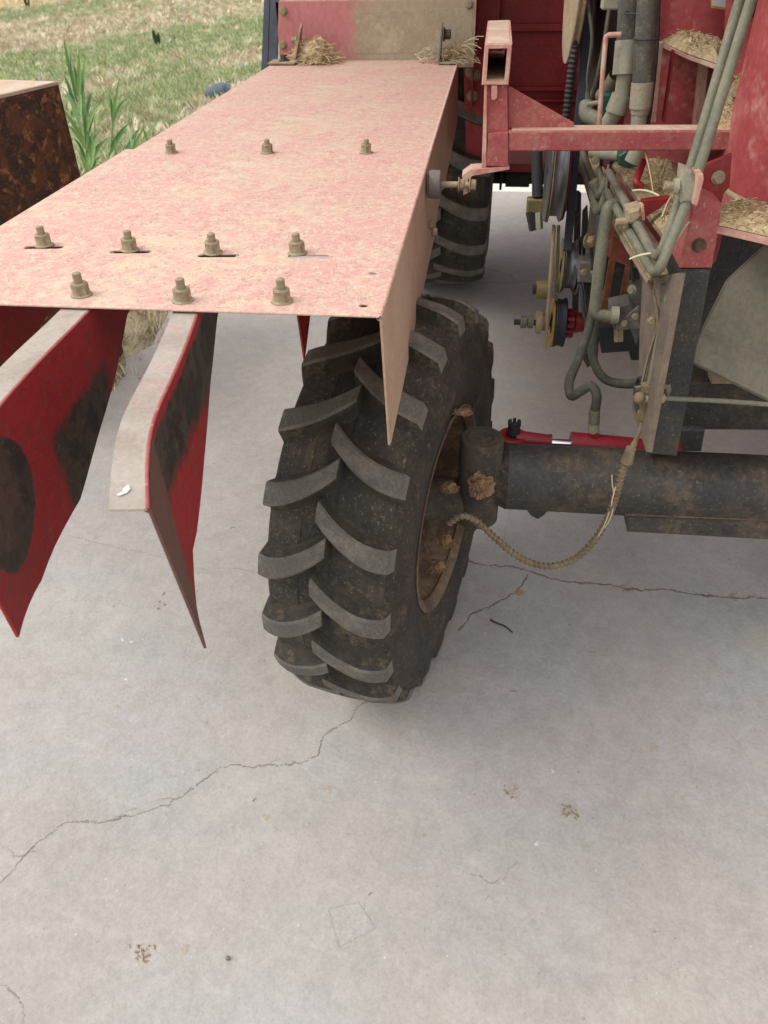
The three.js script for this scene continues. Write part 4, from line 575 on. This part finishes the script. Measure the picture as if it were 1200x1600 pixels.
{
  const X = group('wiring', combine, Pz(960, 300, -1.9)); const w = (pts, r, m, nm = 'cable') => put(nm, tubeVar(pts.map(p => Pz(...p)), () => r, 40, 6), m, X);
  w([[928, 196, -2.05], [940, 240, -2.0], [930, 300, -2.05], [922, 350, -2.05], [926, 420, -1.9]], .0045, M.dark); w([[958, 196, -1.98], [962, 236, -1.95], [950, 270, -1.95], [958, 330, -1.9], [980, 380, -1.8], [990, 440, -1.75]], .004, M.dark); w([[918, 0, -2.1], [925, 60, -2.08], [918, 130, -2.08], [926, 196, -2.05]], .004, M.hose); w([[895, 400, -2.02], [908, 450, -1.95], [915, 500, -1.9], [935, 530, -1.85]], .005, M.dark); w([[1020, 452, -1.37], [1028, 500, -1.36], [1012, 560, -1.36], [1003, 600, -1.35]], .0028, M.line); w([[1030, -10, -1.95], [1026, 80, -1.92], [1019, 150, -1.9], [1012, 200, -1.85]], .004, M.dark);
  for (const [u, v, z] of [[1000, 60, -1.86], [985, 20, -1.9]]) put('cable_tie', new THREE.TorusGeometry(.024, .0022, 6, 24).rotateX(Math.PI / 2).translate(...Pz(u + 10, v, z).toArray()), M.dark, X);
  for (const [u, v, z, r] of [[940, 460, -1.93, .008], [912, 425, -1.94, .007], [928, 425, -1.94, .007], [1018, 500, -1.37, .006], [1022, 560, -1.385, .006], [975, 505, -1.67, .006], [992, 494, -1.67, .006], [930, 250, -1.9, .007]]) bolt(boltHeadGeo(r, r), M.nut, Pz(u, v, z), V(0, 0, 1), X, rr(0, 1));
  put('guard_plate', sheet([[884, 232], [902, 232], [896, 330], [884, 330]].map(p => Pz(...p, -2.28)), .006), M.black, X); put('mount_plate', sheet([[898, 330], [908, 330], [903, 520], [893, 520]].map(p => Pz(...p, -2.12)), .006), M.hub, X); put('mount_angle', sheet([[914, 500], [938, 505], [934, 560], [918, 575], [910, 560]].map(p => Pz(...p, -1.95)), .008), M.black, X);
}
combine.updateMatrixWorld(true);

// ------------------------------------------------------------ straw, chaff, mud on the machine
function strawGeo(a, b, w, bow) { // bent three-sided stalk
  const c = new THREE.QuadraticBezierCurve3(a, a.clone().add(b).multiplyScalar(.5).add(bow), b); const g = new THREE.TubeGeometry(c, 4, w, 3); return keep3(g);
}
function strawHeap(name, label, c, R, n, mat, { len = [.04, .1], w = .0012, spread = 1, up = .6 } = {}) {
  const gs = []; for (let i = 0; i < n; i++) { const t = rnd() * 2 * Math.PI, q = Math.sqrt(rnd()), hgt = (1 - q * q) * rnd(), p = V(c.x + R[0] * q * Math.cos(t), c.y + R[1] * hgt, c.z + R[2] * q * Math.sin(t)); const d = V(rr(-1, 1), rr(-.4, up), rr(-1, 1)).normalize().multiplyScalar(rr(...len)); const b = p.clone().add(d); b.y = Math.max(c.y + .001, b.y); gs.push(strawGeo(p, b, w * rr(.6, 1.4), V(rr(-1, 1), rr(-.3, 1), rr(-1, 1)).multiplyScalar(len[1] * .2))); }
  const o = put(numbered(name), join(gs), mat, null, { uv: false }); return tag(o, label, 'straw', null, 'stuff');
}
function heapCore(c, R, mat, parent) { const g = new THREE.IcosahedronGeometry(1, 4), p = g.attributes.position; for (let i = 0; i < p.count; i++) { const q = V().fromBufferAttribute(p, i), n = .7 + .5 * vn(q.x * 5 + 50, q.y * 5 + 50 + q.z * 4, 4096, 7); p.setXYZ(i, c.x + q.x * R[0] * n, c.y + Math.max(-.05, q.y) * R[1] * n, c.z + q.z * R[2] * n); } g.computeVertexNormals(); return boxUV(g); }
{ // two tufts caught in the hinge brackets
  const a = Py(512, 84, PYH), b = Py(717, 80, PYH);
  const h1 = group('straw_tuft', null, a); tag(h1, 'bird-nest tuft of straw beside the tan hinge bracket', 'straw', null, 'stuff');
  put('straw_core', heapCore(V(a.x - .01, PYH, -3.22), [.085, .075, .05]), M.chaff, h1);
  const mk = (c, R, n, m, o) => { const s = strawHeap('tmp', 'x', c, R, n, m, o); s.name = 'stalks'; s.userData = {}; h1.attach(s); };
  mk(V(a.x - .01, PYH, -3.22), [.085, .085, .05], 420, M.straw, { len: [.02, .06], up: .2, w: .001 }); mk(V(a.x - .01, PYH, -3.2), [.09, .08, .05], 240, M.strawPale, { len: [.02, .06], up: .2, w: .001 });
  const h2 = group('straw_tuft_001', null, b); tag(h2, 'wispy straw tuft sticking out beside the grey hinge bracket', 'straw', null, 'stuff');
  const mk2 = (c, R, n, m, o) => { const s = strawHeap('tmp', 'x', c, R, n, m, o); s.name = 'stalks'; s.userData = {}; h2.attach(s); };
  mk2(V(b.x + .0, PYH, -3.2), [.07, .07, .05], 200, M.straw, { len: [.02, .06], up: .3, w: .001 }); mk2(V(b.x - .11, PYH, -3.23), [.035, .06, .03], 50, M.strawPale, { len: [.03, .06], up: .4, w: .001 });
  { const gs = []; for (const [u, v] of [[756, 57], [748, 62], [742, 84], [752, 76]]) gs.push(strawGeo(Pz(720, 72, -3.2), Pz(u, v, -3.15), .0017, V(0, .02, 0))); const s = put('stalks', join(gs), M.straw, null, { uv: false }); h2.attach(s); }
}
// chaff lying on a ledge: lumpy sheet over a polygon, with stalks on it
function chaffLayer(label, pts, hgt, n, mat = M.chaff) {
  const c = pts.reduce((a, p) => a.add(p), V()).multiplyScalar(1 / pts.length), N = 14, pos = [], ring = []; const K = 60;
  for (let k = 0; k < K; k++) { const f = k / K * pts.length, i = Math.floor(f), a = pts[i], b = pts[(i + 1) % pts.length]; ring.push(a.clone().lerp(b, f - i)); }
  const at = (j, k) => { const t = j / N, p = c.clone().lerp(ring[k % K], t * .985); const e = 1 - Math.pow(t, 5); p.y += .0015 + hgt * e * (.55 + .9 * (vn(p.x * 40 + 100, p.z * 40 + 100, 4096, 9) * .6 + vn(p.x * 150 + 100, p.z * 150 + 100, 4096, 19) * .4)); return p; };
  const T = p => pos.push(p.x, p.y, p.z);
  for (let j = 0; j < N; j++) for (let k = 0; k < K; k++) { const a = at(j, k), b = at(j + 1, k), d = at(j + 1, k + 1), e = at(j, k + 1); T(a); T(d); T(b); T(a); T(e); T(d); }
  let g = new THREE.BufferGeometry(); g.setAttribute('position', new THREE.Float32BufferAttribute(pos, 3)); g.computeVertexNormals();
  const o = group(numbered('chaff_layer'), null, c); tag(o, label, 'chaff', null, 'stuff'); put('chaff_bed', g, mat, o);
  for (const [m, frac] of [[M.straw, .5], [M.strawPale, .25], [M.strawDark, .25]]) { const gs = []; for (let i = 0; i < n * 1.8 * frac; i++) { const k = Math.floor(rnd() * K), p = at(Math.floor(Math.sqrt(rnd()) * N * .95), k); p.y += .001; const d = V(rr(-1, 1), rr(-.15, .35), rr(-1, 1)).normalize().multiplyScalar(rr(.003, .011)); gs.push(strawGeo(p.clone().sub(d), p.clone().add(d), rr(.0004, .0009), V(rr(-.003, .003), .002, rr(-.003, .003)))); } const s = put('stalks', join(gs), m, null, { uv: false }); o.attach(s); }
  return o;
}
chaffLayer('deep band of chaff on the ledge round the red drum', houseLedges.upper, .022, 260);
chaffLayer('chaff spread on the ledge below the rounded red shroud', houseLedges.lower, .016, 260);
chaffLayer('chaff heaped round the bolt beside the cross beam end', [Pz(1134, 140, -1.86), Pz(1176, 108, -1.85), Pz(1168, 222, -1.7), Pz(1112, 208, -1.72)], .02, 200);
chaffLayer('chaff covering the frame shelf under the green valve', [[957, 258], [1043, 231], [1080, 335], [1062, 406], [1012, 336]].map(p => Py(...p, .986)), .014, 300);
chaffLayer('thin chaff along the frame rail beside the pipes', [[960, 345], [985, 345], [1056, 428], [1014, 436]].map(p => Py(...p, .946)), .008, 160);
{ // single stalks caught on the pipes
  const one = (label, a, b, w, m, bow = V(0, .01, 0)) => { const o = put(numbered('straw_stalk'), strawGeo(a, b, w, bow), m, null, { uv: false }); tag(o, label, 'straw'); };
  one('long tan stalk dropping from the cross beam onto chaff', Pz(1007, 236, -1.72), Pz(1021, 303, -1.66), .0026, M.straw); one('pale stalk lying across the frame shelf', Pz(988, 298, -1.7), Pz(1030, 306, -1.62), .0022, M.strawPale); one('pale sliver resting across both steel pipes', Pz(984, 405, -1.38), Pz(1017, 396, -1.35), .002, M.strawPale, V(0, .004, 0)); one('pale stalk leaning on the small red bracket', Pz(1048, 308, -1.6), Pz(1034, 340, -1.5), .0024, M.strawPale); one('stiff stalk leaning against the red frame head', Pz(1077, 346, -1.38), Pz(1052, 385, -1.4), .0024, M.strawPale);
}
{ // mud and straw in the wheel dish and on the line
  const mk = (label, c, R, n, o = {}) => { const s = group(numbered('muddy_straw'), null, c); tag(s, label, 'straw', null, 'stuff'); put('mud_core', heapCore(c, R.map(q => q * .8), M.mud), M.mud, s); const t = strawHeap('tmp', 'x', c, R, n, M.strawMud, { len: [.005, .013], w: .0008, up: .05, ...o }); t.name = 'stalks'; t.userData = {}; s.attach(t); };
  mk('crumbling clod of straw and mud on the kingpin housing', Pz(751, 762, -1.335), [.02, .026, .01], 120, { len: [.004, .01] });
  mk('muddy straw packed above the wheel hub beside the kingpin', Pz(702, 765, -1.36), [.022, .024, .016], 120); mk('muddy straw hanging on the wheel line inside the rim', Pz(697, 850, -1.33), [.016, .036, .016], 120); mk('muddy straw lying in the bottom of the rim', Pz(682, 885, -1.33), [.024, .018, .024], 110); mk('straw wedged in the top of the rim edge', Pz(722, 645, -1.36), [.026, .009, .014], 60);
  const gs = []; for (const [u, v, u2, v2] of [[945, 825, 958, 795], [935, 838, 952, 800], [955, 790, 962, 760], [960, 772, 956, 742]]) gs.push(strawGeo(Pz(u, v, -1.29), Pz(u2, v2, -1.29), .0015, V(rr(-.004, .004), 0, .004))); tag(put('straw_wisps', join(gs), M.strawPale, null, { uv: false }), 'pale wisps of straw caught in the spiral wheel line', 'straw', null, 'stuff');
}

// ------------------------------------------------------------ things round the machine
{ // rusty steel box at the edge of the floor
  const a = Pz(90, 127, -3), y = a.y, L = Py(0, 148, y), K = Py(0, 124, y); const o = group('rusty_bin', null, V(a.x - .4, -.05, a.z)); tag(o, 'heavily rusted steel bin with pale lid beside the floor', 'bin');
  const ex = (p, k) => a.clone().add(p.clone().sub(a).multiplyScalar(k)), l = ex(L, 3.2), b = ex(K, 2.2), dn = p => V(p.x, -.05, p.z);
  const dl = p => V(p.x, y - .012, p.z);
  put('lid', sheet([a, l, b], .012, { dir: V(0, 1, 0), bevel: .002 }), M.boxTop, o); put('front_panel', sheet([dl(a), dl(l), dn(l), dn(a)], .02, { bevel: .004 }), M.rust, o); put('back_panel', sheet([dl(a), dl(b), dn(b), dn(a)], .01, { dir: V(0, 0, -1), bevel: .001 }), M.rust, o); put('left_panel', sheet([dl(l), dl(b), dn(b), dn(l)], .01, { dir: V(-1, 0, 0), bevel: .001 }), M.rust, o);  // lid much paler than the rusted panels
}
// leaf ribbon with a folded midrib
function leafGeo(a, b, w, bow, n = 7) {
  const c = new THREE.QuadraticBezierCurve3(a, a.clone().add(b).multiplyScalar(.5).add(bow), b), pos = [], idx = [];
  for (let i = 0; i <= n; i++) { const t = i / n, p = c.getPoint(t), tg = c.getTangent(t), side = tg.clone().cross(V(0, .2, 1)).normalize(), k = w * Math.sin(Math.PI * Math.pow(Math.min(1, t * .94 + .06), .6)) * .5; const l = p.clone().addScaledVector(side, k), r = p.clone().addScaledVector(side, -k); p.z -= k * .5; pos.push(l.x, l.y, l.z, p.x, p.y, p.z, r.x, r.y, r.z); if (i < n) { const o = i * 3; idx.push(o, o + 1, o + 3, o + 1, o + 4, o + 3, o + 1, o + 2, o + 4, o + 2, o + 5, o + 4); } }
  const g = new THREE.BufferGeometry(); g.setAttribute('position', new THREE.Float32BufferAttribute(pos, 3)); g.setIndex(idx); g.computeVertexNormals(); return g;
}
const leafM = [[104, 146, 82], [126, 164, 96], [90, 132, 78], [146, 176, 112]].map(c => new THREE.MeshPhysicalMaterial({ color: new THREE.Color(`rgb(${c})`), roughness: .6, side: THREE.DoubleSide, transmission: 0 }));
function reed(label, z, stems, leaves) {
  const base = Pz(stems[0][0], stems[0][1], z); base.y = -.05; const o = group(numbered('reed_plant'), null, base); tag(o, label, 'reed', 'reeds growing behind the rusty bin');
  for (const [u0, v0, u1, v1] of stems) put('stem', strawGeo(Pz(u0, v0, z), Pz(u1, v1, z), .007, V(.01, 0, 0)), leafM[1], o, { uv: false });
  for (const [u0, v0, u1, v1, w] of leaves) { const a = Pz(u0, v0, z + rr(-.08, .08)), b = Pz(u1, v1, z + rr(-.18, .18)); put('leaf', leafGeo(a, b, w * z / -1200 * .72, V(rr(-.03, .03), rr(.02, .08), rr(-.05, .05))), leafM[Math.floor(rnd() * 4)], o, { uv: false }); }
}
const zr = -5.6;
reed('tall reed with long upright leaves beside the rusty bin', zr, [[140, 300, 122, 120], [146, 300, 132, 160]], [[122, 150, 99, 52, 10], [123, 150, 123, 72, 9], [128, 170, 134, 86, 9], [120, 180, 101, 118, 9], [126, 200, 97, 135, 9], [130, 215, 95, 165, 10], [132, 220, 101, 180, 10], [134, 190, 145, 142, 8], [136, 235, 104, 195, 10], [138, 250, 160, 200, 9], [138, 240, 152, 205, 9], [134, 260, 112, 215, 9], [140, 265, 162, 225, 8], [136, 205, 165, 160, 7], [142, 280, 120, 230, 10], [140, 285, 160, 245, 9], [128, 165, 115, 100, 8], [142, 262, 148, 180, 8], [121, 160, 110, 80, 6], [126, 180, 121, 110, 6], [130, 230, 112, 150, 7], [137, 225, 128, 150, 7], [134, 250, 108, 205, 7], [139, 270, 150, 215, 7], [136, 215, 150, 170, 6], [143, 285, 131, 235, 8], [138, 245, 170, 215, 6]]);
reed('thin reed shoot with short leaves left of the plate', zr - .3, [[172, 240, 178, 150]], [[177, 180, 175, 140, 6], [178, 185, 187, 120, 6], [177, 190, 206, 152, 6], [175, 205, 185, 165, 6], [174, 230, 202, 193, 8], [176, 195, 172, 150, 6]]);
reed('low sprawling reed along the plate edge', zr + .2, [[205, 240, 212, 205]], [[190, 250, 222, 198, 7], [206, 240, 232, 190, 6], [206, 228, 200, 205, 5], [220, 225, 256, 182, 5], [170, 245, 200, 200, 7], [230, 220, 222, 196, 5], [186, 262, 180, 215, 7]]);
{ // small dark weeds standing out in the stubble
  const weed = (u, v, h, label) => { const b = Py(u, v, -.05), o = group(numbered('weed'), null, b); tag(o, label, 'weed'); const m = flat(52, 74, 44); for (let i = 0; i < 9; i++) { const a = rr(0, 6.28); put('leaf', leafGeo(b.clone().add(V(rr(-.02, .02), 0, 0)), b.clone().add(V(Math.cos(a) * h * .22, h * rr(.6, 1), Math.sin(a) * h * .2)), h * .16, V(Math.cos(a) * .05, h * .1, 0)), m, o, { uv: false }); } };
  weed(249, 74, .28, 'dark upright weed standing alone in the stubble'); weed(45, 13, .28, 'small dark weed at the edge of the yellow strip'); weed(272, 66, .12, 'low dark weed beside the upright weed');
  // grey stone half hidden behind the plate
  const c = Py(341, 152, -.05), g = new THREE.IcosahedronGeometry(1, 4), p = g.attributes.position; for (let i = 0; i < p.count; i++) { const q = V().fromBufferAttribute(p, i), n = .85 + .3 * vn(q.x * 2 + 20, q.y * 2 + q.z * 2 + 20, 4096, 5); p.setXYZ(i, q.x * .17 * n, q.y * .08 * n + .05, q.z * .12 * n); } g.computeVertexNormals(); g.rotateZ(.35); g.translate(c.x, c.y, c.z); tag(put('stone', g, M.slate, null), 'blue grey stone lying in the grass beyond the plate', 'stone');
}
{ // twig, pebble and crumbs on the concrete
  const tw = [[766, 968], [775, 973], [788, 978], [801, 988]].map(p => Py(...p, .003)); tag(put('twig', tubeVar(tw, t => .0028 * (1 - .35 * t), 16, 6), M.twig, null), 'small dark twig on the concrete beside the wheel', 'twig');
  const p = Py(356, 1497, .004); tag(put('pebble', new THREE.IcosahedronGeometry(.0042, 1).translate(p.x, p.y, p.z), M.grey, null), 'tiny grey pebble on the bare concrete', 'pebble');
  const gs = []; for (let i = 0; i < 36; i++) { const q = V(rr(-1.0, .9), .001, rr(-.5, -2.4)), d = V(rr(-1, 1), 0, rr(-1, 1)).normalize().multiplyScalar(rr(.002, .009)); gs.push(strawGeo(q.clone().sub(d), q.clone().add(d), rr(.0005, .001), V(0, .001, 0))); } for (const [u, v, n] of [[225, 1490, 26], [890, 1268, 26], [800, 1237, 12], [1150, 932, 14], [980, 919, 14], [250, 945, 10]]) { const c = Py(u, v, .001); for (let i = 0; i < n; i++) { const q = c.clone().add(V(rr(-.016, .016), 0, rr(-.016, .016))), d = V(rr(-1, 1), rr(0, .3), rr(-1, 1)).normalize().multiplyScalar(rr(.001, .005)); gs.push(strawGeo(q.clone().sub(d), q.clone().add(d), rr(.0005, .0013), V(0, .001, 0))); } }
  tag(put('floor_chaff', join(gs), M.strawDark, null, { uv: false }), 'scattered crumbs of chaff on the concrete floor', 'chaff', null, 'stuff');
}
{ // field grass and stubble
  const tuft = (n, h, w, lean) => { const gs = []; for (let i = 0; i < n; i++) { const a = rr(0, 6.28), b = V(rr(-.05, .05), 0, rr(-.05, .05)), hh = h * rr(.5, 1); gs.push(keep3(leafGeo(b, b.clone().add(V(Math.cos(a) * lean * hh, hh, Math.sin(a) * lean * hh)), w, V(0, hh * .1, 0), 3))); } return join(gs); };
  const add = (name, label, geo, cat, count, want, cols, sc) => {
    const pts = []; let guard = 0; while (pts.length < count && guard++ < count * 60) { const u = rr(-60, 470), v = rr(-6, 330), d = rnd(); const z = -rr(2.2, 30), x = rr(-16, -1.4); const q = V(x, -.05, z).sub(CAM), zz = q.dot(fwd), pu = 600 + FPX * q.dot(camR) / zz, pv = 800 - FPX * q.dot(camU) / zz; if (pu < -80 || pu > 480 || pv < -40 || pv > 640) continue; const g = greenAt(x, z); if (rnd() > want(g, z, x)) continue; pts.push([x, z, g]); }
    const m = new THREE.MeshStandardMaterial({ roughness: .9, side: THREE.DoubleSide }), im = new THREE.InstancedMesh(geo, m, pts.length), M4 = new THREE.Matrix4(), c = new THREE.Color(); pts.forEach(([x, z], i) => { const s = sc * rr(.6, 1.3); M4.compose(V(x, -.05, z), new THREE.Quaternion().setFromAxisAngle(V(0, 1, 0), rr(0, 6.28)), V(s, s * rr(.7, 1.2), s)); im.setMatrixAt(i, M4); const k = cols[Math.floor(rnd() * cols.length)], j = rr(.85, 1.12); c.setRGB(k[0] / 255 * j, k[1] / 255 * j, k[2] / 255 * j, THREE.SRGBColorSpace); im.setColorAt(i, c); });
    im.name = name; scene.add(im); tag(im, label, cat, null, 'stuff');
  };
  add('field_grass', 'green grass and weeds growing through the stubble', tuft(9, .1, .009, .7), 'grass', 13000, (g, z) => .9 * sstep(.4, .64, g) * (z < -19 ? .5 : 1), [[164, 176, 124], [176, 184, 138], [150, 168, 112], [190, 192, 156]], 1);
  add('field_stubble', 'dry straw stubble and litter in the field', tuft(7, .09, .007, .9), 'stubble', 17000, (g, z) => 1 - .75 * sstep(.42, .62, g), [[214, 202, 172], [202, 188, 156], [224, 214, 188], [182, 160, 132]], 1);
}
scene.traverse(o => { if (o.isMesh) { o.castShadow = o.receiveShadow = true; } });
renderer.render(scene, camera);
